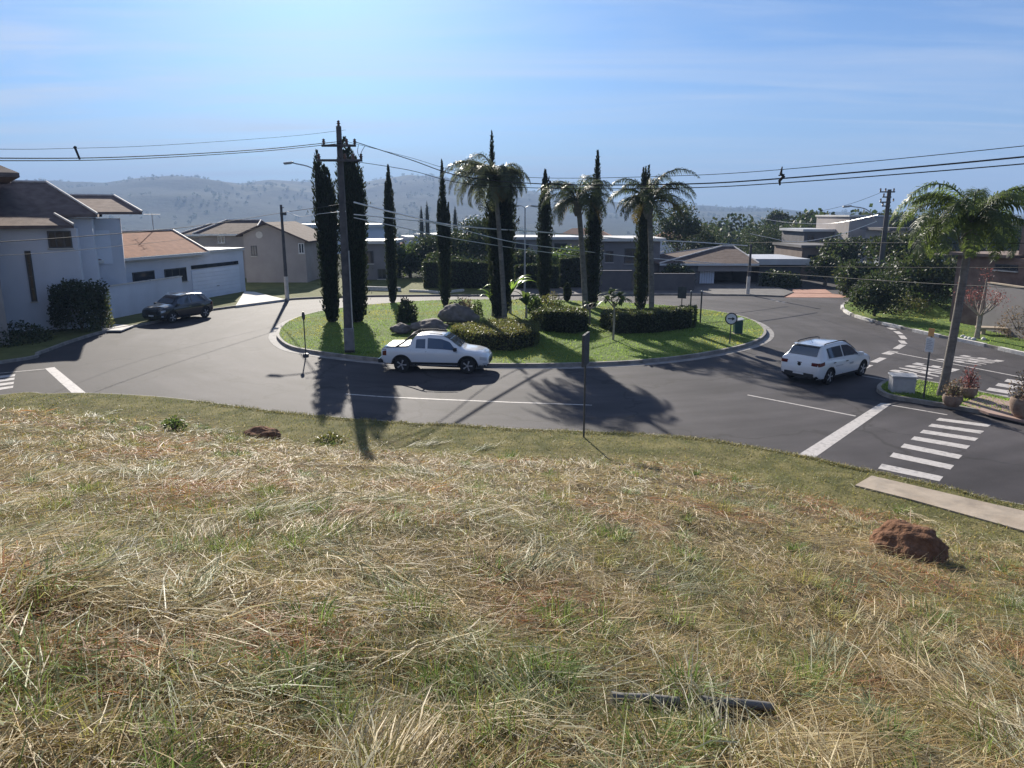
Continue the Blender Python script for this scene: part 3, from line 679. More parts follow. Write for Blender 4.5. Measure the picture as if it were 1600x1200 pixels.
def hay():
    n = 345000
    xy = np.concatenate([lot_samples(n), wide_samples(50000)]); n = len(xy); x, y = xy[:, 0], xy[:, 1]; s = edge_dist(x, y); z = lot_z(x, y)
    dc = np.sqrt(x*x+y*y+(CAMZ-z)**2)
    green = fbm(x/1.7+3, y/1.7, 4); patch = fbm(x/0.45+11, y/0.45+4, 3); red = fbm(x/1.1+40, y/1.1+9, 4)
    heap = fbm(x/0.7+21, y/0.7+5, 3)
    flow = fbm(x/2.2+60, y/2.2, 3)*9.0+fbm(x/0.5, y/0.5+70, 2)*3.0
    r = rng.random(n)
    near_verge = 1-sstep(0.9, 5.0, s+3.4*(green-0.5)+1.2*(patch-.5))
    up_ = (r < 0.16+0.5*sstep(0.55, 0.68, green)*0.5) | (near_verge > rng.random(n))
    lie = ~up_
    L = np.where(lie, rng.gamma(3.2, 0.045, n), rng.uniform(0.03, 0.10, n))*np.where(near_verge > 0.5, 0.6, 1)
    L = np.clip(L, 0.03, 0.34)*(1+0.035*np.clip(dc-3, 0, 14))
    W = np.maximum(rng.uniform(0.0020, 0.0046, n), 0.00050*dc*rng.uniform(0.8, 1.5, n))
    W = np.where(lie & (rng.random(n) < 0.015), W*2.0, W)
    a = np.where(lie, flow+rng.normal(0, 0.85, n)+np.where(rng.random(n) < 0.5, np.pi, 0), rng.random(n)*2*np.pi)
    pit = np.where(lie, rng.normal(0.03, 0.17, n), rng.uniform(0.6, 1.5, n))
    ben = np.where(lie, rng.normal(0.10, 0.22, n), rng.uniform(0.1, 0.9, n))
    lift = np.where(lie, np.abs(rng.normal(0, 1, n))*(0.014+0.05*sstep(0.5, 0.75, heap)), 0)
    base = np.stack([x, y, z+lift+0.004], -1)
    straw = np.array([0.36, 0.285, 0.165]); grey = np.array([0.33, 0.31, 0.235]); sage = np.array([0.195, 0.22, 0.115]); grn = np.array([0.125, 0.175, 0.045]); rust = np.array([0.30, 0.155, 0.085]); dark = np.array([0.085, 0.06, 0.035]); yel = np.array([0.27, 0.235, 0.075]); oliv = np.array([0.165, 0.172, 0.066])
    c = np.tile(straw, (n, 1)); q = rng.random(n)
    def put(mask, col): c[mask] = col
    put(q < 0.30, grey); put((q > 0.82), dark); put((q > 0.70) & (q < 0.82), yel)
    put(rng.random(n) < 0.75*sstep(0.54, 0.66, green)*lie*.8, sage)
    put((rng.random(n) < 0.55*sstep(0.58, 0.70, red)), rust)
    put(up_ & (rng.random(n) < 0.62), grn); put(up_ & (rng.random(n) < 0.25), yel)
    put((near_verge > rng.random(n)) & (rng.random(n) < 0.85), oliv)
    c *= rng.uniform(0.65, 1.3, n)[:, None]*(0.80+0.4*patch)[:, None]
    blades('cut_grass', M['grass'], base, a, L, W, pit, ben, np.clip(c*np.array([1.52, 1.37, 1.10]), 0, 0.85))
hay()
def tufts():
    """knots of standing green shoots and raked bundles of long cut stalks"""
    B = []; A = []; Ln = []; W = []; Pt = []; Bd = []; C = []
    cen = lot_samples(520, 1.2)
    g = fbm(cen[:, 0]/2.0+33, cen[:, 1]/2.0+8, 3)
    for (x, y), gg in zip(cen, g):
        s = float(edge_dist(x, y)[0])
        if s < 2.2: continue
        dc = math.hypot(x, y); kind = rng.random(); m = int(rng.integers(50, 150))
        if kind < 0.5:            # flattened bundle combed one way
            a0 = rng.random()*6.283; wx, wy = rng.uniform(.15, .45), rng.uniform(.05, .16)
            u, v = rng.normal(0, wx, m), rng.normal(0, wy, m); px = x+u*math.cos(a0)-v*math.sin(a0); py = y+u*math.sin(a0)+v*math.cos(a0)
            A.append(a0+rng.normal(0, .28, m)); Pt.append(rng.normal(.10, .14, m)); Bd.append(rng.normal(.25, .2, m)); Ln.append(rng.uniform(.14, .48, m)); up_ = np.abs(rng.normal(.025, .03, m))
            base = [(.34, .32, .22), (.26, .27, .15), (.44, .36, .21), (.40, .33, .19)][rng.integers(0, 4)]
        else:                     # rooted tuft
            rr = rng.uniform(.05, .22); a = rng.random(m)*6.283; q = np.sqrt(rng.random(m))*rr; px = x+q*np.cos(a); py = y+q*np.sin(a)
            A.append(a+rng.normal(0, .6, m)); Pt.append(rng.uniform(.5, 1.5, m)); Bd.append(rng.uniform(.2, 1.3, m)); Ln.append(rng.uniform(.07, .24, m)); up_ = np.zeros(m)
            base = [(.13, .19, .05), (.17, .22, .06), (.26, .25, .09), (.20, .24, .12)][rng.integers(0, 4)]
        B.append(np.stack([px, py, lot_z(px, py)+up_], -1)); W.append(np.maximum(rng.uniform(.003, .0075, m), .0006*dc)); C.append(np.array(base)*rng.uniform(.6, 1.5, m)[:, None])
    blades('grass_tufts', M['grass'], np.concatenate(B), np.concatenate(A), np.concatenate(Ln), np.concatenate(W), np.concatenate(Pt), np.concatenate(Bd), np.clip(np.concatenate(C)*1.2, 0, .8))
tufts()
def edge_grass():
    """ragged turf creeping over the kerb of the lot and round the concrete slab"""
    n = 16000; k = rng.integers(30, len(EX)-9, n); t = rng.random(n); x = EX[k]*(1-t)+EX[np.minimum(k+1, len(EX)-1)]*t; y = edge_y(x); g = fbm(x/.5+5, y/.5, 3)
    y = y-rng.uniform(-.02, .30, n)+np.where(g > .5, .07, -.03); c = np.array([.20, .20, .08])*rng.uniform(.5, 1.5, n)[:, None]; c[rng.random(n) < .3] *= np.array([1.6, 1.25, 1.2])
    ok = ~in_slab(x, y); m = ok.sum(); x, y, c = x[ok], y[ok], c[ok]
    blades('kerb_grass', M['grass'], np.stack([x, y, np.full(m, .10)], -1), rng.random(m)*6.28, rng.uniform(.04, .13, m), rng.uniform(.008, .016, m), rng.uniform(.2, 1.4, m), rng.uniform(.2, 1.2, m), np.clip(c, 0, .8))
edge_grass()
def mound_grass():
    B = []; C = []
    for px, py, r0 in ((1418, 868, .30), (410, 686, .38)):
        p = L_hit(px, py); m = 420; a = rng.random(m)*6.28; r = r0*rng.uniform(.75, 1.9, m); x = p.x+r*np.cos(a); y = p.y+r*np.sin(a)*.9
        B.append(np.stack([x, y, lot_z(x, y)+np.abs(rng.normal(.02, .03, m))+.16*np.clip(1.25-r/r0, 0, 1)], -1)); C.append(np.array([.42, .34, .2])*rng.uniform(.4, 1.4, m)[:, None])
    B = np.concatenate(B); n = len(B); blades('mound_grass', M['grass'], B, rng.random(n)*6.28, rng.uniform(.08, .3, n), rng.uniform(.004, .010, n), rng.normal(.1, .3, n), rng.normal(.2, .3, n), np.concatenate(C))
mound_grass()
def lawn(name, poly, n, mat, z, h=(0.03, 0.08), tint=None):
    px = np.array([p[0] for p in poly]); py = np.array([p[1] for p in poly])
    x = rng.uniform(px.min(), px.max(), n*2); y = rng.uniform(py.min(), py.max(), n*2); ok = in_poly(x, y, [(p[0], p[1]) for p in poly]); x = x[ok][:n]; y = y[ok][:n]; n = len(x)
    g = fbm(x/1.3, y/1.3, 4)
    t = (0.6+0.9*g)[:, None]*rng.uniform(0.7, 1.3, n)[:, None]*np.array([1, 1, 1.0])
    t[:, 0] *= 1+0.5*sstep(0.5, 0.7, fbm(x/2.5+9, y/2.5, 3))
    blades(name, mat, np.stack([x, y, np.full(n, z)], -1), rng.random(n)*6.28, rng.uniform(h[0], h[1], n), rng.uniform(0.02, 0.05, n), rng.uniform(0.5, 1.5, n), rng.uniform(0, 0.8, n), t)
lawn('island_grass', ISL, 42000, M['lawn_blade'], 0.15)
lawn('median_grass', MEDS, 5000, M['lawn_blade'], 0.13)
lawn('verge_grass', [p for p in RK]+[Vector((44, 20, 0)), Vector((45, 50, 0)), Vector((30, 55, 0))], 16000, M['lawn_blade'], 0.12)

# ------------------------------------------------------------------ vegetation builders
def unit(n):
    v = rng.normal(size=(n, 3)); return v/np.linalg.norm(v, axis=1)[:, None]
def leaf_quads(c, ax, size, aspect=0.45, nrm=None):
    """one small diamond-ended quad per leaf: centre c, long axis ax"""
    n = len(c); ax = ax/np.linalg.norm(ax, axis=1)[:, None]
    r = unit(n) if nrm is None else nrm
    s = np.cross(ax, r); s /= np.linalg.norm(s, axis=1)[:, None]+1e-9
    l = size[:, None]*0.5; w = l*aspect
    v = np.stack([c-ax*l, c+s*w-ax*l*0.1, c+ax*l, c-s*w-ax*l*0.1], 1).reshape(-1, 3)
    f = np.arange(n*4).reshape(n, 4); return v, f
def tints(n, lo=0.7, hi=1.35, warm=0.12):
    t = np.ones((n, 3))*rng.uniform(lo, hi, n)[:, None]; t[:, 0] *= 1+rng.normal(0, warm, n); t[:, 2] *= 1+rng.normal(0, warm, n); return np.clip(t, 0.3, 2.2)
def cloud(name, mat, c, size, parent=None, ax=None, aspect=0.45, lo=0.7, hi=1.35, ctint=None):
    n = len(c)
    if ax is None: ax = unit(n)
    v, f = leaf_quads(c, ax, np.broadcast_to(size, (n,)).astype(float), aspect)
    t = tints(n, lo, hi)
    if ctint is not None: t = t*ctint
    return mesh_np(name, v, f, mat, parent, tint=np.repeat(t, 4, 0))

def cypress(base, spires, label, wmax, n=9000, group=None, trunk_h=0.12, tp=0.55):
    """spires: list of (dx, dy, height, radius) columns merged into one crown"""
    root = empty('cypress_tree', base, label, 'tree', group)
    cs = []; axs = []; tot = sum(h*r for _, _, h, r in spires)
    core = MB()  # solid dark cone added inside the crown to block light
    for k, (dx, dy, h, r) in enumerate(spires):
        m = int(n*h*r/tot); ph = rng.uniform(0, 6.28, 3)
        t = 1-rng.random(m)**0.9; t = np.clip(t, 0, 1)
        prof = np.minimum(1, 0.45+(t/0.12)**0.6*0.55)*np.where(t < tp, 0.80+0.20*t/tp, 1.0)*np.where(t > tp, (1-(np.maximum(t-tp, 0)/(1-tp))**1.7)*0.985+0.015, 1)
        a = rng.random(m)*6.283
        lump = 1+0.20*np.sin(3*a+9*t*h+ph[0])*np.sin(5*t*h*0.9+ph[1])+0.10*np.sin(17*t*h*0.6+4*a+ph[2])
        rad = r*prof*lump*(1-0.28*rng.random(m)**2)+0.015
        rad = np.where(rng.random(m) < .07, rad*rng.uniform(1.05, 1.4, m), rad); z = trunk_h*0.6+t*(h-trunk_h*0.6)
        c = np.stack([dx*sstep(0.1, 0.8, z/h)+rad*np.cos(a), dy*sstep(0.1, 0.8, z/h)+rad*np.sin(a), z], -1)
        d = np.stack([0.45*np.cos(a), 0.45*np.sin(a), np.ones(m)], -1)+rng.normal(0, 0.22, (m, 3))
        cs.append(c); axs.append(d)
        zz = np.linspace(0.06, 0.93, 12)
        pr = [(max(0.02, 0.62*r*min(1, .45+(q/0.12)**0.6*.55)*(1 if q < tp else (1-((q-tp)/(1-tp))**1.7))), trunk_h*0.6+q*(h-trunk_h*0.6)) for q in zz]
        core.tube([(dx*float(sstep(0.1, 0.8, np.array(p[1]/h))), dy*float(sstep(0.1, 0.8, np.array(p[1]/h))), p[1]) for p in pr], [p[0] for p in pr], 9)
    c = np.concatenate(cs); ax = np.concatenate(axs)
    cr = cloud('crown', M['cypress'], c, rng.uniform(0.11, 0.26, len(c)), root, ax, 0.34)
    core.build('light_block_core', M['core'], cr, smooth=True)
    tb = MB(); tb.tube([(0, 0, -0.1), (0.01, 0, 0.3), (0, 0, 1.2)], [wmax*0.20, wmax*0.15, wmax*0.12], 9); tb.build('trunk', M['bark'], root, smooth=True)
    return root

def frond(L, rise, droop, nleaf=44, leafl=0.5, dens=1.0, plume=0.5, hang=0.5, wid=0.035):
    """a feather leaf in its own frame: runs out along +X, arches up then down; verts, quads"""
    k = 14; t = np.linspace(0, 1, k)
    ang = rise-(rise+droop)*t**1.15
    dx = np.cos(ang); dz = np.sin(ang)
    px = np.concatenate([[0], np.cumsum(dx[:-1])])*L/(k-1); pz = np.concatenate([[0], np.cumsum(dz[:-1])])*L/(k-1)
    V = []; F = []
    for i in range(k):
        r = 0.030*(1-t[i])*L/2.2+0.006
        V += [(px[i], -r, pz[i]), (px[i], 0, pz[i]+r), (px[i], r, pz[i]), (px[i], 0, pz[i]-r)]
    for i in range(k-1):
        for q in range(4): F.append((i*4+q, i*4+(q+1) % 4, i*4+4+(q+1) % 4, i*4+4+q))
    for j in range(nleaf):
        s = 0.16+0.84*(j+0.5)/nleaf
        x = np.interp(s, t, px); z = np.interp(s, t, pz); a = np.interp(s, t, ang)
        ll = leafl*(0.55+0.45*math.sin(math.pi*min(1, s*0.95+0.05)))*random.uniform(0.85, 1.1)*(1-0.45*max(0, s-0.75)/0.25)
        for sd in (-1, 1):
            fw = 0.55+random.uniform(-.1, .15); lift = random.uniform(-plume, plume)
            d = Vector((math.cos(a)*fw, sd*0.85, math.sin(a)*fw+lift)).normalized()
            p0 = Vector((x, 0, z)); p1 = p0+d*ll*0.5; d2 = (d+Vector((0, 0, -hang*random.uniform(0.8, 1.8)))).normalized(); p2 = p1+d2*ll*0.5
            w = Vector((math.cos(a), 0, math.sin(a)))*wid
            b = len(V); V += [tuple(p0-w*.5), tuple(p0+w*.5), tuple(p1-w), tuple(p1+w), tuple(p2-w*.2), tuple(p2+w*.2)]
            F += [(b, b+1, b+3, b+2), (b+2, b+3, b+5, b+4)]
    return np.array(V, np.float32), np.array(F, np.int32)
def palm(base, crown, label, nf=18, L=2.2, mat='palm', tr=(0.17, 0.12), leafl=0.5, droop=(0.5, 1.5), hang=0.6, group=None, shaft=True, bias=None, nleaf=40, dead=0, wid=0.035, plume=0.5, boots=0.0):
    """feather palm: trunk, a few leaf bases below the crown, every frond its own part"""
    root = empty('palm_tree', base, label, 'palm', group)
    b = Vector((0, 0, -0.1)); c = Vector(crown)-Vector(base)
    pts = [b.lerp(c, t)+Vector((0.06*math.sin(3*t), 0, 0)) for t in np.linspace(0, 1, 10)]
    tb = MB(); tb.tube(pts, [tr[0]*(1.25 if i == 0 else 1)+(tr[1]-tr[0])*i/9 for i in range(10)], 12); tb.build('trunk', M['palm_trunk'], root, smooth=True)
    if shaft:
        s = MB(); s.tube([c+Vector((0, 0, -0.9)), c+Vector((0, 0, -0.4)), c+Vector((0, 0, 0.25))], [tr[1]*1.1+boots*0.4, tr[1]*1.6+boots, tr[1]*0.8+boots*0.5], 10)
        for q in range(16):
            a = q*2.4; h = -0.95+0.07*q
            s.tube([c+Vector((math.cos(a)*tr[1], math.sin(a)*tr[1], h)), c+Vector((math.cos(a)*(tr[1]*1.9+boots), math.sin(a)*(tr[1]*1.9+boots), h+0.3)), c+Vector((math.cos(a)*(tr[1]*2.4+boots*1.6), math.sin(a)*(tr[1]*2.4+boots*1.6), h+0.62))], [0.05, 0.04, 0.015], 5)
        s.build('leaf_bases', M['palm_trunk'], root, smooth=True)
    for i in range(nf):
        az = i*2.39996+random.uniform(-.25, .25); t = (i+0.5)/nf
        rise = 1.42-1.15*t+random.uniform(-.12, .12); dr = droop[0]+(droop[1]-droop[0])*t+random.uniform(-.2, .2)
        l = L*random.uniform(0.85, 1.12)*(0.8+0.25*math.sin(math.pi*min(1, t+.25)))
        if bias: az, l = bias(i, az, l)
        V, F = frond(l, rise, dr, nleaf, leafl, plume=plume, hang=hang, wid=wid)
        ca, sa = math.cos(az), math.sin(az)
        W = np.stack([V[:, 0]*ca-V[:, 1]*sa+c.x, V[:, 0]*sa+V[:, 1]*ca+c.y, V[:, 2]+c.z], -1)
        nv = len(V); tt = np.ones((nv, 3))*random.uniform(0.75, 1.25)
        if i >= nf-dead: tt = tt*np.array([1.9, 1.15, 0.9])
        mesh_np('frond', W, F, M[mat], root, tint=tt)
    return root

def branchy(mb, p, d, L, r, depth, tips, spread=0.6, up=0.15, n=3):
    q = p+d*L; mid = p+d*L*0.5+Vector((random.uniform(-.06, .06), random.uniform(-.06, .06), 0))*L
    mb.tube([p, mid, q], [r, r*0.8, r*0.62], 6 if depth > 1 else 4)
    if depth == 0: tips.append(q); return
    for k in range(n):
        a = 6.283*k/n+random.uniform(-.5, .5); t1 = d.cross(Vector((0.3, 0.2, 1))).normalized(); t2 = d.cross(t1)
        nd = (d+(t1*math.cos(a)+t2*math.sin(a))*spread*random.uniform(.7, 1.3)+Vector((0, 0, up))).normalized()
        branchy(mb, q, nd, L*random.uniform(.62, .82), r*0.6, depth-1, tips, spread, up, n)
def broad_tree(base, H, W, label, mat='leaf', n=5200, trunk=0.16, leaf=0.24, group=None, name='broadleaf_tree', clear=0.25, blobs=13, flat=0.8, seed=None, cat='tree', bark='bark'):
    root = empty(name, base, label, cat, group)
    tb = MB(); tips = []
    h0 = H*clear
    tb.tube([(0, 0, -0.15), (0.02, 0, h0*.5), (0.03, 0.02, h0)], [trunk*1.25, trunk, trunk*.85], 9)
    for k in range(4):
        a = 1.57*k+random.uniform(-.4, .4); branchy(tb, Vector((0.03, 0.02, h0*0.95)), Vector((math.cos(a)*.6, math.sin(a)*.6, 0.9)).normalized(), H*0.22, trunk*.55, 2, tips, 0.55)
    tb.build('trunk', M[bark], root, smooth=True)
    cs = []; tn = []
    for k in range(blobs):
        a = rng.random()*6.283; rr = W*0.5*math.sqrt(rng.random())*0.72; zz = h0+(H-h0)*(0.22+0.62*rng.random()); shrink = 1-0.55*abs((zz-h0)/(H-h0)-0.5)*1.4
        ctr = np.array([rr*math.cos(a)*shrink, rr*math.sin(a)*shrink, zz]); br = W*rng.uniform(0.17, 0.29)
        m = n//blobs; u = unit(m); rad = br*(0.62+0.42*rng.random(m)**0.7); q = ctr+u*rad[:, None]*np.array([1, 1, flat]); q += rng.normal(0, leaf*0.5, q.shape)
        q[:, 2] = np.maximum(q[:, 2], 0.12); cs.append(q); tn.append(np.ones((m, 1))*rng.uniform(0.75, 1.3)*np.ones((1, 3)))
    c = np.concatenate(cs)
    cloud('crown', M[mat], c, rng.uniform(leaf*0.7, leaf*1.4, len(c)), root, aspect=0.6, ctint=np.concatenate(tn))
    return root
def shrub(base, H, W, label, mat='leaf_mid', n=1500, leaf=0.14, group=None, name='shrub', cat='shrub', D=None, stems=5, sq=1.0):
    base = Vector(base); base.z = min(base.z, .15) if sq < 1 else base.z
    root = empty(name, base, label, cat, group); D = D or W
    u = unit(n); u[:, 2] = np.abs(u[:, 2]); u = np.sign(u)*np.abs(u)**sq; rad = 0.55+0.5*rng.random(n)**0.6
    lump = 0.85+0.3*vnoise(u[:, 0]*2.5+base[0]+50, u[:, 1]*2.5+u[:, 2]*2+base[1]+50)
    c = u*np.array([W/2, D/2, H*0.92])*(rad*lump)[:, None]+rng.normal(0, leaf*.3, (n, 3)); c[:, 2] = np.maximum(c[:, 2], 0.03)
    cloud('foliage', M[mat], c, rng.uniform(leaf*.7, leaf*1.4, n), root, aspect=0.5)
    s = MB()
    for k in range(stems):
        a = 6.283*k/stems; s.tube([(0, 0, -0.05), (W*.12*math.cos(a), D*.12*math.sin(a), H*.35), (W*.3*math.cos(a), D*.3*math.sin(a), H*.75)], [0.03, 0.02, 0.008], 5)
    s.build('stem', M['bark'], root, smooth=True); return root
def hedge(outline, z0, hts, label, mat='leaf_hedge', n=6000, leaf=0.10, group=None, name='hedge', topmat=None):
    """clipped hedge over a ground outline; hts = height at each outline corner"""
    cx = sum(p[0] for p in outline)/len(outline); cy = sum(p[1] for p in outline)/len(outline)
    root = empty(name, (cx, cy, z0), label, 'hedge', group)
    pts = [(p[0]-cx, p[1]-cy) for p in outline]; k = len(pts); hm = sum(hts)/k
    core = MB(); s = 0.93  # solid dark core added behind the clipped leaves
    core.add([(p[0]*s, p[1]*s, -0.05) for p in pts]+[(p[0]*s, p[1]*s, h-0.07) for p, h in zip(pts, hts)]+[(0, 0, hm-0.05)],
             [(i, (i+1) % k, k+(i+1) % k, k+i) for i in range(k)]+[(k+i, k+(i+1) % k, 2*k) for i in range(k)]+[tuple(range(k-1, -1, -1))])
    per = [math.dist(pts[i], pts[(i+1) % k]) for i in range(k)]; side_a = sum(l*hm for l in per)
    top_a = abs(sum(pts[i][0]*pts[(i+1) % k][1]-pts[(i+1) % k][0]*pts[i][1] for i in range(k)))/2
    ns = int(n*side_a/(side_a+top_a)); c = []
    e = rng.choice(k, ns, p=np.array(per)/sum(per)); t = rng.random(ns)
    A = np.array(pts)[e]; B = np.array(pts)[(e+1) % k]; ha = np.array(hts)[e]; hb = np.array(hts)[(e+1) % k]
    xy = A+(B-A)*t[:, None]; zz = rng.random(ns)*(ha+(hb-ha)*t)
    c.append(np.stack([xy[:, 0], xy[:, 1], zz], -1))
    tri = rng.choice(k, n-ns); r1 = np.sqrt(rng.random(n-ns)); r2 = rng.random(n-ns)
    Z = np.zeros((n-ns, 2)); A = np.array(pts)[tri]; B = np.array(pts)[(tri+1) % k]
    xy = Z*(1-r1)[:, None]+A*(r1*(1-r2))[:, None]+B*(r1*r2)[:, None]; zz = hm*(1-r1)+np.array(hts)[tri]*r1*(1-r2)+np.array(hts)[(tri+1) % k]*r1*r2
    c.append(np.stack([xy[:, 0], xy[:, 1], zz+0.05*(fbm(xy[:, 0]*2+30, xy[:, 1]*2+30, 3)-.5)], -1))
    c = np.concatenate(c)+rng.normal(0, 0.045, (n, 3)); c[:, 2] = np.maximum(c[:, 2], 0.02)
    fo = cloud('foliage', M[mat], c, rng.uniform(leaf*.7, leaf*1.4, n), root, aspect=0.55)
    core.build('light_block_core', M['core'], fo); return root
def rock(name, base, dims, label, rz=0, mat='rock', seed=0, cat='rock', group=None, sub=4, amp=0.28):
    bm = bmesh.new(); bmesh.ops.create_icosphere(bm, subdivisions=sub, radius=1)
    for v in bm.verts:
        p = v.co.copy(); q = p*1.3+Vector((seed*7.1, seed*3.3, seed))
        f = 1+amp*(mnoise.fractal(q, 1.0, 2.0, 4))-0.12*abs(mnoise.noise(q*2.2)); v.co = Vector((p.x*dims[0]*f, p.y*dims[1]*f, p.z*dims[2]*f))
        if v.co.z < -dims[2]*.45: v.co.z = -dims[2]*.45
    me = bpy.data.meshes.new(name); bm.to_mesh(me); bm.free()
    for p in me.polygons: p.use_smooth = True
    me.materials.append(M[mat]); o = bpy.data.objects.new(name, me); COL.objects.link(o); o.location = base; o.rotation_euler = (0, 0, rz)
    return tag(o, label, cat, group)

# ------------------------------------------------------------------ trees and shrubs of the island
def ztop(py, Y): return P(800, py, Y).z
def cyp(bx, by, top, w, label, spires, n=9000, z=0.15, tp=0.55):
    b = G(bx, by, z); H = ztop(top, b.y)-z; mpp = (b.y*0.974+1.3)/FPX
    sp = [(s[0]*mpp, s[1], H*s[2], s[3]*mpp*w/2*(1.28 if tp > .75 else 1.12)) for s in spires]
    return cypress(b, sp, label, w*mpp, n, 'cypresses on the roundabout', tp=tp)
cyp(519, 503, 234, 27, 'tall dark cypress with a ragged top just left of the concrete power pole', [(-9, 0, 1.0, .52), (0, .1, .92, .72), (5, -.1, .90, .6), (9, 0, .80, .5), (-2, 0, .80, .85)], 14000, tp=.8)
cyp(558, 503, 207, 36, 'thickest front cypress rising right behind the concrete power pole', [(0, 0, .93, .85), (7, .1, .88, .62), (10, 0, .80, .55), (-6, 0, .98, .62), (-3, .1, .84, .85)], 16000, tp=.8)
cyp(614, 473, 258, 17, 'slender cypress behind the round grey shrub of the roundabout lawn', [(0, 0, 1.0, .85), (-5, 0, .88, .45)], 7000)
cyp(696, 477, 250, 20, 'cypress with three side spires beside the big boulder', [(-1, 0, 1.0, .55), (-8, 0, .74, .34), (7, .1, .72, .40), (0, 0, .80, .85)], 8000)
cyp(782, 497, 203, 46, 'broad cypress wrapped by the silvery palm at the middle', [(-12, 0.3, 1.0, .20), (2, .25, .82, .72), (-9, .1, .78, .6), (11, .1, .74, .55)], 13000, tp=.7)
cyp(850, 471, 265, 20, 'smooth pointed cypress standing alone behind the oval hedge', [(0, 0, 1.0, .95)], 7000)
cyp(924, 480, 235, 25, 'needle topped cypress growing through the left palm of the pair', [(4, 0, 1.0, .62), (-2, .1, .74, .8), (3, 0, .66, .9)], 9000)
cyp(1001, 483, 258, 24, 'four pronged cypress next to the palm behind the rectangular hedge', [(-4, 0, .985, .34), (0, .1, .99, .34), (4, 0, 1.0, .34), (7, .1, .90, .34), (0, 0, .80, .92)], 9000, tp=.72)

def pal(bx, by, cx, cy, label, z=0.15, **kw):
    b = G(bx, by, z); c = P(cx, cy, b.y); return palm(b, c, label, **kw)
def left_heavy(i, az, l):
    return (az, l*1.15) if math.cos(az) < 0.2 else (az, l*0.8)
pal(789, 503, 773, 288, 'silvery drooping palm merging with the broad cypress at the middle', nf=46, L=3.2, mat='palm_pale', droop=(1.1, 2.5), hang=1.0, leafl=0.62, bias=left_heavy, nleaf=80, wid=.018, tr=(0.15, 0.12), dead=2)
pal(915, 484, 903, 316, 'arching feather palm left of the needle topped cypress', nf=28, mat='palm_dark', L=3.3, droop=(0.9, 2.0), hang=0.9, leafl=0.66, nleaf=72, wid=.018, tr=(0.20, 0.16), dead=2, boots=0.03)
def long_right(i, az, l):
    return (az, l*1.25) if math.cos(az) > 0.5 else (az, l)
pal(1018, 500, 1014, 318, 'feather palm with long bare fronds reaching right over the rectangular hedge', nf=28, mat='palm_dark', L=3.0, droop=(0.9, 1.9), hang=0.9, leafl=0.58, bias=long_right, nleaf=72, wid=.018, tr=(0.17, 0.15), dead=2, boots=0.03)
pal(1471, 618, 1517, 352, 'full green palm on the grass median beside the grey cabinet', z=0.13, nf=30, L=3.1, mat='palm', droop=(1.0, 2.1), hang=0.8, leafl=0.56, tr=(0.15, 0.115), nleaf=84, wid=0.018, boots=0.05, dead=0)

# banana-like clump, plumeria saplings and low shrubs in the beds
def big_leaf_plant(base, label, n=8, L=1.3, wid=0.22, H=0.8, mat='leaf_bright', name='banana_plant', stem=0.05):
    root = empty(name, base, label, 'plant'); s = MB(); s.tube([(0, 0, -.05), (0.02, 0, H*.6), (0, 0, H)], [stem*1.2, stem, stem*.7], 8); s.build('stem', M['bark_pale'], root, smooth=True)
    V = []; F = []; T = []
    for i in range(n):
        az = 2.4*i+random.uniform(-.3, .3); rise = random.uniform(.5, 1.35); ll = L*random.uniform(.75, 1.1); k = 8; p = Vector((0, 0, H)); b0 = len(V); tt = random.uniform(.75, 1.25)
        for j in range(k):
            t = j/(k-1); a = rise-1.7*t*t; w = wid*math.sin(math.pi*min(.97, .12+.86*t))*.5
            sd = Vector((-math.sin(az), math.cos(az), 0)); upv = Vector((0, 0, 1))*w*.35
            V += [tuple(p-sd*w+upv), tuple(p), tuple(p+sd*w+upv)]; T += [(tt, tt, tt)]*3
            p = p+Vector((math.cos(az)*math.cos(a), math.sin(az)*math.cos(a), math.sin(a)))*ll/(k-1)
        for j in range(k-1):
            q = b0+j*3; F += [(q, q+1, q+4, q+3), (q+1, q+2, q+5, q+4)]
    mesh_np('leaves', V, F, M[mat], root, tint=np.array(T)); return root
big_leaf_plant(G(797, 490, .15), 'tall banana plant with upright yellow green leaves by the palm trunk', 9, 2.0, .45, 1.2, stem=.09)
big_leaf_plant(G(770, 494, .15), 'bushy banana plant left of the silvery palm trunk', 9, 1.5, .4, .9, stem=.08)
big_leaf_plant(G(822, 497, .15), 'banana plant with dark hanging leaf beside the oval hedge', 8, 1.3, .32, .8, 'leaf_mid', stem=.07)
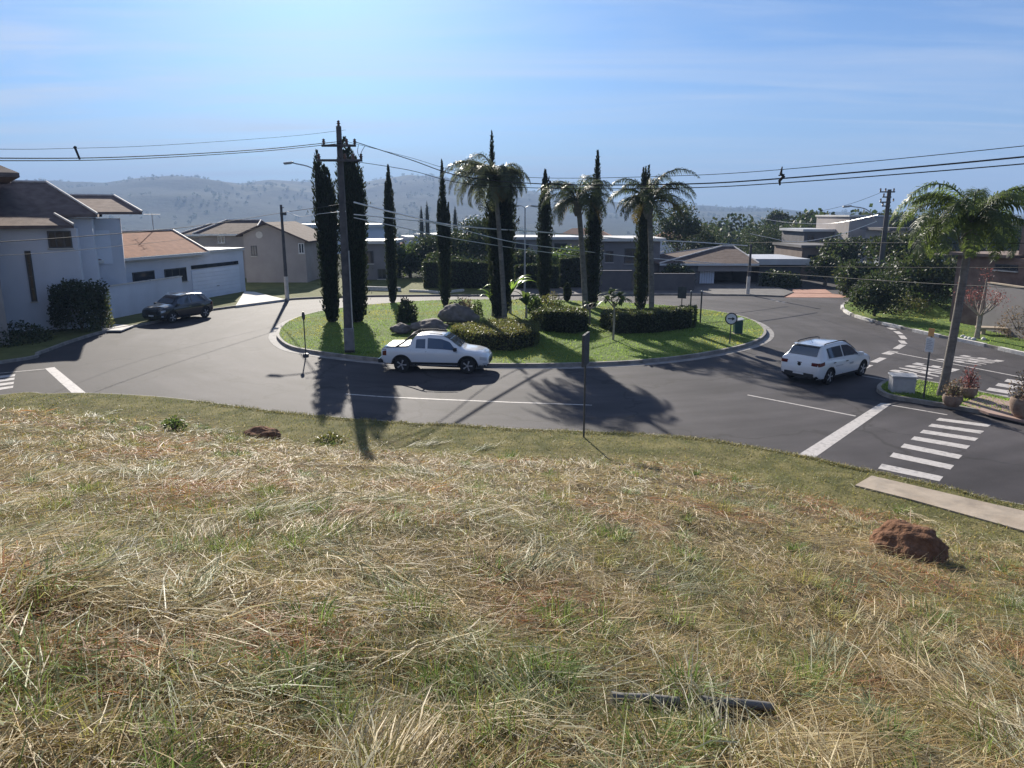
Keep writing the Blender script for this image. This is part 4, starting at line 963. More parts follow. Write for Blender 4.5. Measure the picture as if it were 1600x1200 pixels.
def sapling(bx, by, cy, label, n=16, L=0.75, z=.15, wid=.17, r=.05):
    b = G(bx, by, z); H = ztop(cy, b.y)-z; root = empty('plumeria_tree', b, label, 'tree')
    t = MB(); t.tube([(0, 0, -.05), (.02, 0, H*.5), (0, 0, H*.92)], [r*1.2, r, r*.8], 8)
    heads = []
    for k in range(4):
        a = 1.6*k+.4; e = Vector((math.cos(a)*.42, math.sin(a)*.42, H+.22*(k % 2))); t.tube([(0, 0, H*.8), e], [r*.7, r*.45], 6); heads.append(e)
    t.build('trunk', M['bark_pale'], root, smooth=True)
    V = []; F = []; T = []
    for h in heads:
        for i in range(n):
            az = 2.4*i+random.random(); rise = random.uniform(-.3, .9); p = Vector(h); b0 = len(V); tt = random.uniform(.7, 1.3); ll = L*random.uniform(.6, 1.05)
            for j in range(5):
                t_ = j/4; a = rise-1.1*t_; w = wid*math.sin(math.pi*min(.97, .1+.87*t_))*.5; sd = Vector((-math.sin(az), math.cos(az), 0))
                V += [tuple(p-sd*w), tuple(p+sd*w)]; T += [(tt, tt, tt)]*2; p = p+Vector((math.cos(az)*math.cos(a), math.sin(az)*math.cos(a), math.sin(a)))*ll/4
            F += [(b0+2*j, b0+2*j+1, b0+2*j+3, b0+2*j+2) for j in range(4)]
    mesh_np('leaves', V, F, M['leaf_mid'], root, tint=np.array(T)); return root
sapling(958, 531, 468, 'young plumeria with whorled leaves in front of the rectangular hedge')
sapling(921, 508, 478, 'small bent plumeria between the two dark hedges', 6, .4, wid=.12)
shrub(G(636, 503, .15), 1.45, 1.25, 'round grey shrub left of the boulders on the roundabout lawn', 'leaf', 1500, .16)
shrub(G(722, 490, .15), 1.0, 2.0, 'sparse feathery grey shrub between the big boulder and the road', 'leaf_dry', 700, .16)
shrub(G(746, 496, .15), 1.1, .8, 'small speckled shrub touching the right end of the big boulder', 'leaf_mid', 600, .12)
shrub(G(835, 487, .15), 1.1, 1.2, 'narrow leaved shrub behind the oval hedge', 'leaf_mid', 500, .2)
shrub(G(860, 484, .15), 1.2, 2.2, 'pale flowering shrub at the far side of the oval hedge', 'leaf_olive', 900, .12)
cypress(G(886, 471, .15), [(0, 0, 1.35, .26)], 'knee high clipped conifer at the far edge of the roundabout', .4, 900, 'small clipped conifers', .15)
# clipped hedges
def hg(px, label, z=.15, mat='leaf_hedge', n=6000, leaf=.10):
    """px: (ground x, ground y, picture y of the top above it)"""
    o = [G(a, b, z) for a, b, c in px]; h = [max(.2, P(a, c, q.y).z-z) for (a, b, c), q in zip(px, o)]
    return hedge([(q.x, q.y) for q in o], z, h, label, mat, n, leaf)
hg([(705, 535, 512), (740, 547, 521), (800, 549, 521), (838, 541, 514), (842, 528, 503), (800, 519, 498), (745, 520, 502), (712, 525, 508)], 'large olive hedge with a flat sunlit top behind the white pick-up', mat='leaf_olive', n=9000)
hg([(829, 509, 487), (850, 518, 485), (900, 522, 487), (917, 517, 489), (915, 508, 484), (890, 502, 480), (850, 500, 480)], 'dark oval hedge behind the tall edge-on street sign', n=7000)
hg([(939, 511, 489), (962, 522, 492), (1020, 521, 488), (1084, 512, 481), (1087, 502, 478), (1040, 505, 481), (990, 507, 484), (945, 504, 484)], 'long dark rectangular hedge at the right of the roundabout', n=9000)
def far_hedge(x0, x1, Y, top, label, W=1.4):
    a = P(x0, 430, Y); b = P(x1, 430, Y); h = ztop(top, Y)
    pts = [(a.x, a.y), ((a.x+b.x)/2, Y-.15), (b.x, b.y), (b.x, b.y+W), ((a.x+b.x)/2, Y+W+.2), (a.x, a.y+W)]
    hedge(pts, 0, [h, h*1.06, h*.97, h, h*1.04, h], label, 'leaf', 5200, .2)
far_hedge(662, 768, 64.5, 410, 'tall dark hedge across the road behind the boulders')
far_hedge(806, 872, 64.5, 416, 'tall dark hedge across the road behind the oval hedge')
far_hedge(876, 934, 65.5, 405, 'tall greenish hedge across the road left of the dark modern house')
# boulders
def rk(cx, by, w, h, label, seed, rz=0, d=.8):
    b = G(cx, by, .15); m = (b.y*.974+1.3)/FPX; rock('boulder', (b.x, b.y, .15+h*m*.42), (w*m/2, w*m/2*d, h*m*.62), label, rz, seed=seed)
rk(627, 521, 32, 15, 'small smooth boulder at the left end of the rock group', 1)
rk(672, 521, 60, 21, 'low wide boulder at the middle of the rock group', 2, .2)
rk(714, 506, 66, 28, 'biggest boulder with a ridge and hollow on top', 5, -.2, .6)

# ------------------------------------------------------------------ trees beyond the roundabout
def low_wall(pts, label, h=.45):
    m = MB(); a = [P(x, 430, Y) for x, Y in pts]; strip(m, spline(a, 4), .22, -.05, h, -1); tag(m.build('low_wall', M['stone_white']), label, 'wall')
low_wall([(566, 63), (590, 62.5), (626, 62)], 'low white wall in front of the pale box house')
low_wall([(640, 61.5), (668, 61), (690, 60), (706, 61), (722, 62)], 'curved low white wall along the far pavement behind the three spired cypress', .3)
G_FAR = 'broadleaf trees beyond the road'
def bt(px, base_y, Y, top, W, label, mat='leaf', n=5200, leaf=.26, **kw):
    b = P(px, 400, Y); b.z = -0.03 if Y < 110 else terrain_z(np.array(b.x), np.array(b.y)).item(); H = ztop(top, Y)-b.z
    return broad_tree(b, H, W, label, mat, n, leaf=leaf, group=G_FAR, **kw)
bt(640, 0, 78, 388, 5.5, 'pale leaved tree between the slender cypress and the white box house', 'leaf_mid', clear=.15)
bt(672, 0, 78, 372, 6.0, 'tall greyish tree behind the three spired cypress', 'leaf', clear=.12)
bt(722, 0, 77, 362, 6.5, 'dark tree filling the gap right of the three spired cypress', 'leaf', n=7000, clear=.1)
bt(755, 0, 82, 338, 6.5, 'highest dark tree behind the silvery palm', 'leaf', n=7000, clear=.15)
bt(700, 0, 71, 408, 6.0, 'low dark tree along the far pavement behind the boulders', 'leaf', n=6000, clear=.08)
bt(775, 0, 72, 398, 5.0, 'dark tree just behind the banana plants', 'leaf', n=5000, clear=.08)
bt(822, 0, 73, 396, 4.2, 'dark round tree left of the smooth pointed cypress', 'leaf', n=4500, clear=.1)
bt(868, 0, 72, 398, 4.0, 'speckled low tree right of the smooth pointed cypress', 'leaf_mid', n=3500, clear=.1)
bt(900, 0, 74, 392, 4.8, 'light green tree behind the left palm of the pair', 'leaf_mid', n=4000, clear=.1)
bt(1062, 0, 67, 415, 3.0, 'dark tree covering the left end of the hip roofed house', 'leaf', n=4500, clear=.1)
bt(1058, 0, 88, 318, 5.5, 'tall grey tree rising behind the palm with long bare fronds', 'leaf', n=4500, clear=.3)
bt(1085, 0, 100, 362, 9, 'wide dark tree behind the roof of the hip roofed house', 'leaf', n=5500, clear=.15)
bt(1222, 0, 67, 432, 3.6, 'low dark tree beside the short concrete post', 'leaf', n=3500, clear=.1)
bt(1262, 0, 100, 388, 9, 'wide dull green tree over the flat grey canopy house', 'leaf_mid', n=4500, clear=.15)
bt(1205, 0, 110, 352, 9.5, 'large dark rounded tree left of the distant bare tree', 'leaf', n=5500, clear=.15)
bt(1293, 0, 68, 405, 3.6, 'sparkling small tree in front of the brown block', 'leaf', n=1500, clear=.3)
bt(1318, 0, 72, 372, 5.2, 'loose green tree at the left of the big white gable', 'leaf', n=3600, clear=.3)
bt(1345, 0, 60, 418, 4.6, 'dark tree at the corner where the far street leaves', 'leaf', n=6500, clear=.08)
bt(1400, 0, 62, 372, 6.0, 'dark tree behind the utility pole of the right verge', 'leaf', n=5500, clear=.1)
bt(1440, 0, 52, 398, 6.5, 'dense tree behind the mown slope of the right verge', 'leaf', n=6500, clear=.08)
bt(1262, 0, 150, 330, 4.5, 'distant tall tree with a thin see-through crown', 'leaf', n=1100, leaf=.5, clear=.5)
bt(1210, 0, 160, 326, 6, 'distant domed tree on the skyline', 'leaf', n=2200, leaf=.5, clear=.3)
bt(480, 0, 80, 395, 4.5, 'sunlit edged small tree right of the gabled house', 'leaf_mid', n=2200, clear=.2)
# the multi-stemmed tree and shrubs on the right verge
broad_tree(G(1366, 494, .12), 2.6, 3.8, 'multi stemmed low tree at the tip of the right verge', 'leaf', 5200, .08, .16, None, 'small_tree', .2, 12)
shrub(G(1408, 488, .12), 1.3, 3.4, 'silvery rounded bush on the mown slope of the right verge', 'leaf_olive', 1800, .13)
shrub(G(1438, 484, .12), 1.5, 3.6, 'bright green bush below the dense tree of the right verge', 'leaf_mid', 1800, .14)
shrub(G(1592, 527, .12), 1.7, 2.2, 'reddish twiggy shrub at the right end of the garden lawn', 'leaf_dry', 1500, .09)
# small spires far behind
for i, (x, t, Y, l) in enumerate(((660, 322, 150, 'left small far spire between the two mid cypresses'), (669, 314, 150, 'taller small far spire between the two mid cypresses'), (712, 322, 140, 'small far spire just left of the silvery palm'))):
    b = P(x, 400, Y); b.z = terrain_z(np.array(b.x), np.array(b.y)).item(); cypress(b, [(0, 0, ztop(t, Y)-b.z, .65)], l, .8, 900, 'small far cypress spires')

# pruned crape-myrtle style tree with bare limbs on the right lawn
def pruned_tree():
    b = G(1526, 528, .12); root = empty('pruned_tree', b, 'bare pruned tree with reddish twigs and white stones round its foot', 'tree')
    t = MB(); t.tube([(0, 0, -.1), (.02, 0, .5), (0, 0, 1.15)], [.15, .115, .12], 10)
    tips = []
    for a, l, e in ((.2, 1.0, .8), (1.4, .9, 1.1), (2.6, 1.0, .9), (3.5, 1.15, .8), (4.6, 1.0, 1.2), (5.5, .95, .9)):
        d = Vector((math.cos(a), math.sin(a), e)).normalized(); branchy(t, Vector((0, 0, 1.1)), d, l*.6, .055, 2, tips, .45, .3, 2)
    d = Vector((.06, 0, 1)); t.tube([(0, 0, 1.1), (.04, 0, 2.0), (.1, 0, 3.1)], [.07, .055, .03], 7); tips += [Vector((.1, 0, 3.1))]*4
    t.build('trunk', M['bark_pale'], root, smooth=True)
    c = []
    for p in tips: c.append(np.array(p)+rng.normal(0, .22, (34, 3)))
    c = np.concatenate(c); c[:, 2] += .1; cloud('crown', M['leaf_red'], c, rng.uniform(.06, .12, len(c)), root)
pruned_tree()
for i, (x, y) in enumerate(((1505, 526), (1510, 528.5), (1515, 529.5), (1521, 530.5), (1537, 530))):
    rock('garden_stone', G(x, y, .16), (.13, .12, .11), ['first', 'second', 'third', 'fourth', 'last'][i]+' white stone from the left round the pruned tree', i, 'stone_white', i, 'stone', 'white stones round the pruned tree', 2)

# ------------------------------------------------------------------ buildings
class Fr:
    """upright front plane: u along the front, v away from the street, z up"""
    def __init__(s, a, b):
        s.o = Vector((a[0], a[1], 0)); d = Vector((b[0]-a[0], b[1]-a[1], 0)); s.L = d.length; s.d = d.normalized(); s.n = Vector((-s.d.y, s.d.x, 0))
        if s.n.dot(s.o) < 0: s.n = -s.n
    def __call__(s, u, v, z): return s.o+s.d*u+s.n*v+Vector((0, 0, z))
    def hit(s, px, py, v=0): return plane_hit(px, py, s.o+s.n*v, s.d)
    def box(s, mb, u0, u1, v0, v1, z0, z1): return mb.box(u0, u1, v0, v1, z0, z1, s)
def part(name, mb, mat, parent, **kw): return mb.build(name, M[mat], parent, **kw)
def window(fr, root, px0, py0, px1, py1, mull=0, bars=0, v=0, frame='frame_white', name='window', depth=0.06, rim=0.07):
    """window read off the picture on the front plane: frame, pane, sill"""
    u0, za = fr.hit(px0, py0, v); u1, zb = fr.hit(px1, py1, v)
    if u0 > u1: u0, u1 = u1, u0
    z0, z1 = min(za, zb), max(za, zb)
    f = MB()
    for a, b, c, d in ((u0, u1, z1-rim, z1), (u0, u1, z0, z0+rim), (u0, u0+rim, z0+rim, z1-rim), (u1-rim, u1, z0+rim, z1-rim)): fr.box(f, a, b, v-depth, v-0.004, c, d)
    for k in range(mull):
        um = u0+(u1-u0)*(k+1)/(mull+1); fr.box(f, um-rim/2, um+rim/2, v-depth+.01, v-.004, z0+rim, z1-rim)
    for k in range(bars):
        zm = z0+(z1-z0)*(k+1)/(bars+1); fr.box(f, u0+rim, u1-rim, v-depth+.015, v-.004, zm-.02, zm+.02)
    w = part(name, f, frame, root)
    p = MB(); fr.box(p, u0+rim*.5, u1-rim*.5, v-.03, v-.003, z0+rim*.5, z1-rim*.5); part('pane', p, 'glass', w)
    s = MB(); fr.box(s, u0-.05, u1+.05, v-.13, v-.002, z0-.06, z0-.003); part('sill', s, 'concrete_pale', w)
    return w
def hip(fr, root, u0, u1, v0, v1, ze, ru0, ru1, rv, zr, tile, over=0.45, thick=0.14, caps=True):
    """hipped roof on the rectangle; ridge from ru0 to ru1 at depth rv (ridge ends on the gable when ru = u)"""
    a, b, c, d = fr(u0-over, v0-over, ze), fr(u1+over, v0-over, ze), fr(u1+over, v1+over, ze), fr(u0-over, v1+over, ze)
    e, f = fr(ru0, rv, zr), fr(ru1, rv, zr); t = Vector((0, 0, thick))
    mb = MB(); vs = [a, b, c, d, e, f]+[p-t for p in (a, b, c, d)]
    mb.add(vs, [(0, 1, 5, 4), (1, 2, 5), (2, 3, 4, 5), (3, 0, 4), (6, 7, 1, 0), (7, 8, 2, 1), (8, 9, 3, 2), (9, 6, 0, 3), (9, 8, 7, 6)])
    r = part('roof', mb, tile, root)
    if caps:
        cp = MB()
        for p, q in ((a, e), (b, f), (e, f), (c, f), (d, e)): cp.tube([p+Vector((0, 0, .03)), q+Vector((0, 0, .03))], .075, 6)
        part('ridge_cap', cp, 'ridge', r, smooth=True)
    g = MB(); fr.box(g, u0-over+.01, u1+over-.01, v0-over-.10, v0-over-.005, ze-thick-.06, ze-.02); part('gutter', g, 'frame_white', r)
    return r

def at_origin(root):
    """parts were modelled in place: shift them so that the Empty stands at the building's base"""
    for k in kids(root):
        if k.get('_placed'): continue
        k.location = Vector(k.location)-root.location; k['_placed'] = 1
    for k in kids(root): del k['_placed']
def left_house():
    ang = R(27); o = P(128, 430, 41.5); dv = Vector((math.cos(ang), math.sin(ang), 0))
    A = Fr(o-dv*26, o); H = A.hit; L0 = A.L
    root = empty('white_house', A(L0-5, 3, 0), 'big white two storey house with grey tiled roof and one tall narrow window', 'house')
    ze = H(115, 352, -.6)[1]; ue = H(115, 352, -.6)[0]; zm = H(152, 335, 1.2)[1]; um = H(152, 335, 1.2)[0]; um2 = H(85, 334, 1.2)[0]; zr = H(72, 285, 5.5)[1]; ur = H(72, 285, 5.5)[0]
    w = MB(); A.box(w, 0, L0, 0, 1.8, -.1, ze-.18); part('wall', w, 'white_wall', root)
    w = MB(); A.box(w, 0, um-.35, 1.803, 9.5, -.1, zm-.2); part('upper_wall', w, 'white_wall', root)
    u0, u1 = H(130, 430, 5)[0], H(197, 430, 5)[0]
    w = MB(); A.box(w, u0-2, u1, 5.0, 11, -.1, H(200, 338, 5)[1]-.15); part('rear_wall', w, 'white_wall', root)
    rl, rr = A(-1, 5.5, zr), A(ur, 5.5, zr); e1 = A(um, 1.2, zm); e2 = A(um2, 1.2, zm); e3 = A(ue, -.6, ze); e4 = A(-1, -.6, ze)
    bl = A(-1, 10.2, zm); br = A(um, 10.2, zm); dn = Vector((0, 0, -.16))
    mb = MB(); vs = [rl, rr, e1, e2, e3, e4, bl, br]; vs += [p+dn for p in (e1, e2, e3, e4, bl, br)]
    mb.add(vs, [(0, 1, 2, 3, 4, 5), (1, 7, 2), (0, 6, 7, 1), (0, 5, 6), (2, 8, 9, 3), (3, 9, 10, 4), (4, 10, 11, 5), (5, 11, 12, 6), (6, 12, 13, 7), (7, 13, 8, 2), (8, 13, 12, 11, 10, 9)])
    rf = part('roof', mb, 'tile_grey', root); cp = MB()
    for p, q in ((rr, e1), (e2, e3), (rl, rr)): cp.tube([p+Vector((0, 0, .04)), q+Vector((0, 0, .04))], .075, 6)
    part('ridge_cap', cp, 'ridge', rf, smooth=True)
    ch = MB(); cu = H(8, 300, 5.5)[0]; A.box(ch, cu-.5, cu+.4, 5.0, 5.8, zr-1.2, zr+.25); part('chimney', ch, 'brown_wall', rf)
    v = 8.0; ru0, zr2 = H(103, 305, v); ru1 = H(178, 305, v)[0]; uc, zc = H(222, 331, 4.6)
    rb = MB(); vs = [A(ru0-2, v, zr2), A(ru1, v, zr2), A(uc, 4.6, zc), A(ru0-2, 4.6, zc), A(uc, 11.4, zc), A(ru0-2, 11.4, zc)]; vs += [p+dn for p in (vs[2], vs[3], vs[4], vs[5])]
    rb.add(vs, [(0, 1, 2, 3), (1, 4, 2), (0, 5, 4, 1), (0, 3, 5), (2, 6, 7, 3), (3, 7, 9, 5), (5, 9, 8, 4), (4, 8, 6, 2), (6, 8, 9, 7)])
    r2 = part('rear_roof', rb, 'tile_grey', root); cp = MB(); cp.tube([A(ru1, v, zr2+.03), A(uc, 4.6, zc+.03)], .07, 6); cp.tube([A(ru0-2, v, zr2+.03), A(ru1, v, zr2+.03)], .07, 6); part('ridge_cap', cp, 'ridge', r2, smooth=True)
    window(A, root, 38, 392, 59, 471, frame='frame_dark', bars=3, name='tall_window'); window(A, root, 73, 361, 114, 387, mull=2, frame='frame_dark')
    b = MB(); p0, p1 = H(143, 360, 5), H(177, 412, 5); A.box(b, p0[0], p1[0], 4.94, 4.997, p1[1], p0[1]); part('blue_panel', b, 'shutter_blue', root)
    at_origin(root)
left_house()
def eave_house():
    Y = 36; c = P(30, 270, Y); ang = math.atan2(-c.x, c.y)+R(4)
    root = empty('neighbour_house', (c.x, c.y, 0), 'grey roof corner of a tall house cut off by the picture edge', 'house', rz=ang)
    w = MB(); w.box(-11, -1.35, .9, 9, -.05, c.z-.22); part('wall', w, 'cream_wall', root)
    r = MB(); z = c.z; r.add([(-12, 0, z), (0, 0, z), (0, 10, z), (-12, 10, z), (-8, 5, z+2.2), (-4, 5, z+2.2), (-12, 0, z-.2), (0, 0, z-.2), (0, 10, z-.2), (-12, 10, z-.2)], [(0, 1, 5, 4), (1, 2, 5), (2, 3, 4, 5), (3, 0, 4), (6, 7, 1, 0), (7, 8, 2, 1), (8, 9, 3, 2), (9, 6, 0, 3), (9, 8, 7, 6)])
    part('roof', r, 'tile_grey', root)
eave_house()

def garage_house():
    a = G(168, 503); b = G(377, 464); sh = Vector((-1.55, .42, 0)); a = a+sh; b = b+sh; fr = Fr(a, b)
    root = empty('garage_house', fr(fr.L/2, 2, 0), 'low white house with orange tiled roof and wide pale garage door', 'house')
    H = fr.hit; Lw, zt = H(379, 391)
    w = MB(); fr.box(w, -2.0, Lw, 0, 8, -.1, zt); part('wall', w, 'white_wall', root)
    ue = H(318, 388)[0]
    p = MB(); fr.box(p, ue, Lw+.12, -.12, 8.1, zt+.003, zt+.22); part('parapet', p, 'roof_slab', root)
    zr = H(230, 361, 3.4)[1]; r0 = H(190, 361, 3.4)[0]; r1 = H(270, 361, 3.4)[0]
    hip(fr, root, -1.6, ue-.5, 0, 7.2, zt+.16, r0-1, r1, 3.4, zr, 'tile_orange')
    for q, kw in (((206, 426, 242, 441), dict(frame='frame_dark')), ((256, 421, 292, 439), dict(frame='frame_dark', mull=2))): window(fr, root, *q, **kw)
    u0, z0 = H(302, 462); u1, z1 = H(372, 409)
    d = MB()
    for k in range(8):
        fr.box(d, u0, u1, -.05, -.004, .02+k*.285, .29+k*.285)
    gd = part('garage_door', d, 'shutter_blue', root, bevel=.01)
    h = MB(); fr.box(h, (u0+u1)/2-.15, (u0+u1)/2+.15, -.09, -.05, .9, .94); part('handle', h, 'dark_metal', gd)
    t = MB(); fr.box(t, u0+.05, u1-.05, -.05, -.003, 2.40, 2.68); part('transom_window', t, 'glass', root)
    m = MB(); c = fr(H(240, 360, 3.4)[0], 3.4, 0); m.tube([c+Vector((0, 0, zr-.1)), c+Vector((0, 0, zr+1.3))], .03, 6)
    for k in range(5): m.tube([c+Vector((-.5+.05*k, 0, zr+1.2-.0*k)), c+Vector((.5, .0, zr+1.2))], .012, 4)
    for k in range(4): m.tube([c+Vector((-.45+.3*k, -.4, zr+1.22)), c+Vector((-.45+.3*k, .4, zr+1.22))], .012, 4)
    part('aerial', m, 'galv', root)
    at_origin(root)
    # the garden wall along the pavement, its coping pale for the sunlit top
    a2 = G(169, 508)+Vector((-1.1, .3, 0)); fw = Fr(a2, fr(H(262, 470)[0]+.3, -1.0, 0)); r2 = empty('garden_wall', fw(fw.L/2, 0, 0), 'grey rendered garden wall with pale coping before the garage house', 'wall')
    z1 = fw.hit(205, 443)[1]
    w = MB(); fw.box(w, 0, fw.L, -.1, .1, -.05, z1); part('wall_body', w, 'white_wall', r2)
    c = MB(); fw.box(c, -.04, fw.L*.60, -.15, .15, z1+.003, z1+.07); fw.box(c, fw.L*.62, fw.L+.03, -.15, .15, z1+.003, z1+.07); part('coping', c, 'ridge', r2)
    at_origin(r2)
garage_house()
# clipped square tree and its pale topiary in front of the white house
shrub(P(124, 480, 40.6)*1, ztop(432, 40.6)-.12, 2.5, 'tall dark rounded bush against the white house', 'leaf', 6500, .17, D=2.4, sq=.55)
shrub(G(161, 512, .12), ztop(438, 41.5), 1.0, 'sun speckled bush at the corner of the tall dark hedge block', 'leaf_olive', 900, .14)
shrub(G(20, 535, .12), 1.0, 3.4, 'low dark bush in the shade below the tall narrow window', 'leaf', 1500, .15)

def gabled_house():
    Y = 70; fr = Fr((P(384, 420, Y).x, Y), (P(479, 420, Y).x, Y)); root = empty('gabled_house', fr(fr.L/2, 3, 0), 'cream gabled house with round vent behind the left lamp post', 'house'); H = fr.hit
    ap = H(416, 347); el = H(386, 363)[1]; er = H(482, 375)[1]
    w = MB(); pts = [fr(0, 0, -.1), fr(fr.L, 0, -.1), fr(fr.L, 0, er-.12), fr(ap[0], 0, ap[1]-.14), fr(0, 0, el-.12)]; w.slab(pts, 9, fr.n); part('wall', w, 'cream_wall', root)
    r = MB()
    for p, q in ((fr(-.5, -.5, el-.25), fr(ap[0], -.5, ap[1])), (fr(ap[0], -.5, ap[1]), fr(fr.L+.5, -.5, er-.1))):
        r.slab([p, q, q+fr.n*10, p+fr.n*10], .16)
    part('roof', r, 'tile_brown', root)
    v = MB(); c = fr(H(405, 367)[0], -.03, H(405, 367)[1]); v.tube([c, c+fr.n*.02], .32, 18); part('round_vent', v, 'concrete_pale', root)
    # side wing with hipped roof
    f2 = Fr((P(312, 380, 75).x, 75), (P(392, 380, 75).x, 75)); h2 = f2.hit; ze = h2(330, 365)[1]
    w = MB(); f2.box(w, 0, f2.L, 0, 7, -.1, ze-.12); part('wing_wall', w, 'cream_wall', root)
    hip(f2, root, 0, f2.L, 0, 7, ze, h2(354, 344, 3.5)[0], h2(408, 345, 3.5)[0], 3.5, h2(354, 344, 3.5)[1], 'tile_brown')
    window(f2, root, 340, 368, 352, 380, mull=1); window(fr, root, 466, 380, 476, 396, mull=1); window(fr, root, 392, 384, 402, 400, mull=1, frame='frame_dark')
    at_origin(root)
gabled_house()
def small_gable():
    Y = 80; fr = Fr((P(288, 380, Y).x, Y), (P(345, 380, Y).x, Y)); root = empty('roofed_house', fr(fr.L/2, 2, 0), 'distant brown hip roof rising left of the gabled house', 'house'); z = fr.hit(300, 366)[1]
    w = MB(); fr.box(w, 0, fr.L, 0, 6, -.2, z-.12); part('wall', w, 'cream_wall', root); hip(fr, root, 0, fr.L, 0, 6, z, fr.L*.45, fr.L*.8, 3, fr.hit(320, 350, 3)[1], 'tile_brown'); at_origin(root)
small_gable()
def flat_house(name, x0, x1, Y, ytop, label, wall='white_wall', slab='roof_slab', dep=6, lip=.35, wins=(), doors=(), band=True, thick=.3, base=-.1, frame='frame_dark'):
    fr = Fr((P(x0, 420, Y).x, Y), (P(x1, 420, Y).x, Y)); root = empty(name, fr(fr.L/2, dep/2, 0), label, 'house'); zt = fr.hit((x0+x1)/2, ytop)[1]
    w = MB(); fr.box(w, 0, fr.L, 0, dep, base, zt-thick); part('wall', w, wall, root)
    s = MB(); fr.box(s, -lip, fr.L+lip, -lip, dep+lip, zt-thick+.003, zt); part('flat_roof', s, slab, root)
    for q in wins: window(fr, root, *q, mull=1, frame=frame)
    for (a, b, c, d, m) in doors:
        u0, z0 = fr.hit(a, d); u1, z1 = fr.hit(c, b); mb = MB(); fr.box(mb, u0, u1, -.06, -.003, max(z0, .02), z1); part('garage_door' if m != 'glass' else 'glass_door', mb, m, root)
    at_origin(root); return root, fr
flat_house('box_house', 566, 612, 73, 376, 'pale box house with a thin flat roof right behind the pole', 'grey_wall', wins=((572, 392, 584, 412), (590, 420, 604, 436)))
flat_house('terrace_house', 800, 938, 82, 370, 'long low house under a pale sheet roof behind the smooth pointed cypress', 'cream_wall', 'metal_roof', 7, .5, wins=((806, 380, 826, 394), (866, 380, 886, 394)))
r6, f6 = flat_house('modern_house', 938, 1030, 72, 372, 'dark modern flat roofed house behind the two palms', 'grey_wall', 'roof_slab', 8, .45, wins=((946, 392, 958, 410), (976, 388, 1000, 412), (978, 424, 1000, 446)), doors=((1006, 424, 1028, 456, 'dark_wall'),))
st = MB();  # pale blocks stand for sunlit wall seen through the window slots
for y0, y1 in ((385, 398), (400, 412), (414, 428)):
    u0, z0 = f6.hit(934.5, y1); u1, z1 = f6.hit(939, y0); f6.box(st, u0, u1, -.1, -.07+.06, z0, z1)
o = part('lit_slot_blocks', st, 'roof_slab', r6); o.location = -r6.location
def dark_fence():  # wall and gate added to fill the shade before the house
    fr = Fr((P(936, 430, 63).x, 63), (P(1086, 430, 63).x, 63)); root = empty('garden_wall', fr(fr.L/2, 0, 0), 'added dark front wall with a gate before the modern house', 'wall')
    w = MB(); fr.box(w, 0, fr.L*.34, 0, .18, -.05, 1.7); fr.box(w, fr.L*.46, fr.L, 0, .18, -.05, 1.45); part('wall_body', w, 'dark_wall', root)
    c = MB(); fr.box(c, -.03, fr.L*.34+.03, -.04, .22, 1.703, 1.76); fr.box(c, fr.L*.46-.03, fr.L+.03, -.04, .22, 1.453, 1.51); part('coping', c, 'grey_wall', root)
    g = MB()
    for k in range(14): u = fr.L*(.343+.114*k/13); fr.box(g, u, u+.05, .04, .08, .05, 1.6)
    part('gate', g, 'frame_dark', root); at_origin(root)
dark_fence()
def hip_house():
    Y = 69; fr = Fr((P(1040, 430, Y).x, Y), (P(1172, 430, Y).x, Y)); root = empty('hip_roofed_house', fr(fr.L/2, 3, 0), 'single storey house with brown hip roof and wide dark carport behind the island signs', 'house'); H = fr.hit
    ze = H(1120, 411)[1]; w = MB()
    ug0, ug1 = H(1092, 440)[0], H(1168, 440)[0]
    fr.box(w, 0, ug0, 0, 8, -.1, ze-.2); fr.box(w, ug1, fr.L, 0, 8, -.1, ze-.2); fr.box(w, ug0, ug1, 5, 8, -.1, ze-.2); part('wall', w, 'grey_wall', root)
    bm_ = MB(); fr.box(bm_, ug0-.2, ug1+.2, -.25, 0.1, ze-.75, ze-.21); part('beam', bm_, 'cream_wall', root)
    g = MB(); u0, u1 = H(1094, 440)[0], H(1117, 440)[0]
    for k in range(6): fr.box(g, u0+(u1-u0)*k/6, u0+(u1-u0)*(k+1)/6-.03, .25, .3, .02, 2.0)
    part('gate', g, 'shutter_blue', root)
    hip(fr, root, -.2, fr.L+.1, 0, 9, ze, H(1128, 385, 4)[0], H(1146, 385, 4)[0], 4, H(1135, 385, 4)[1], 'tile_brown', .5)
    window(fr, root, 1050, 424, 1066, 440, mull=1)
    at_origin(root)
hip_house()
flat_house('canopy_house', 1186, 1251, 70, 404, 'low house with a grey flat canopy and pale fascia right of the short post', 'dark_wall', 'metal_roof', 7, .6, doors=((1194, 424, 1222, 456, 'frame_dark'),), wins=((1228, 428, 1244, 442),), thick=.55)
flat_house('brown_block_house', 1251, 1306, 75, 383, 'dark brown cubic house above the terracotta drive', 'brown_wall', 'dark_wall', 8, .2, wins=((1262, 398, 1284, 414), (1262, 428, 1290, 446)), doors=((1292, 424, 1304, 452, 'frame_dark'),), thick=.25)
flat_house('grey_flat_house', 1252, 1300, 96, 358, 'grey flat topped house peeking over the trees left of the big white gable', 'dark_wall', 'metal_roof', 8, .3, wins=((1262, 366, 1272, 376),))
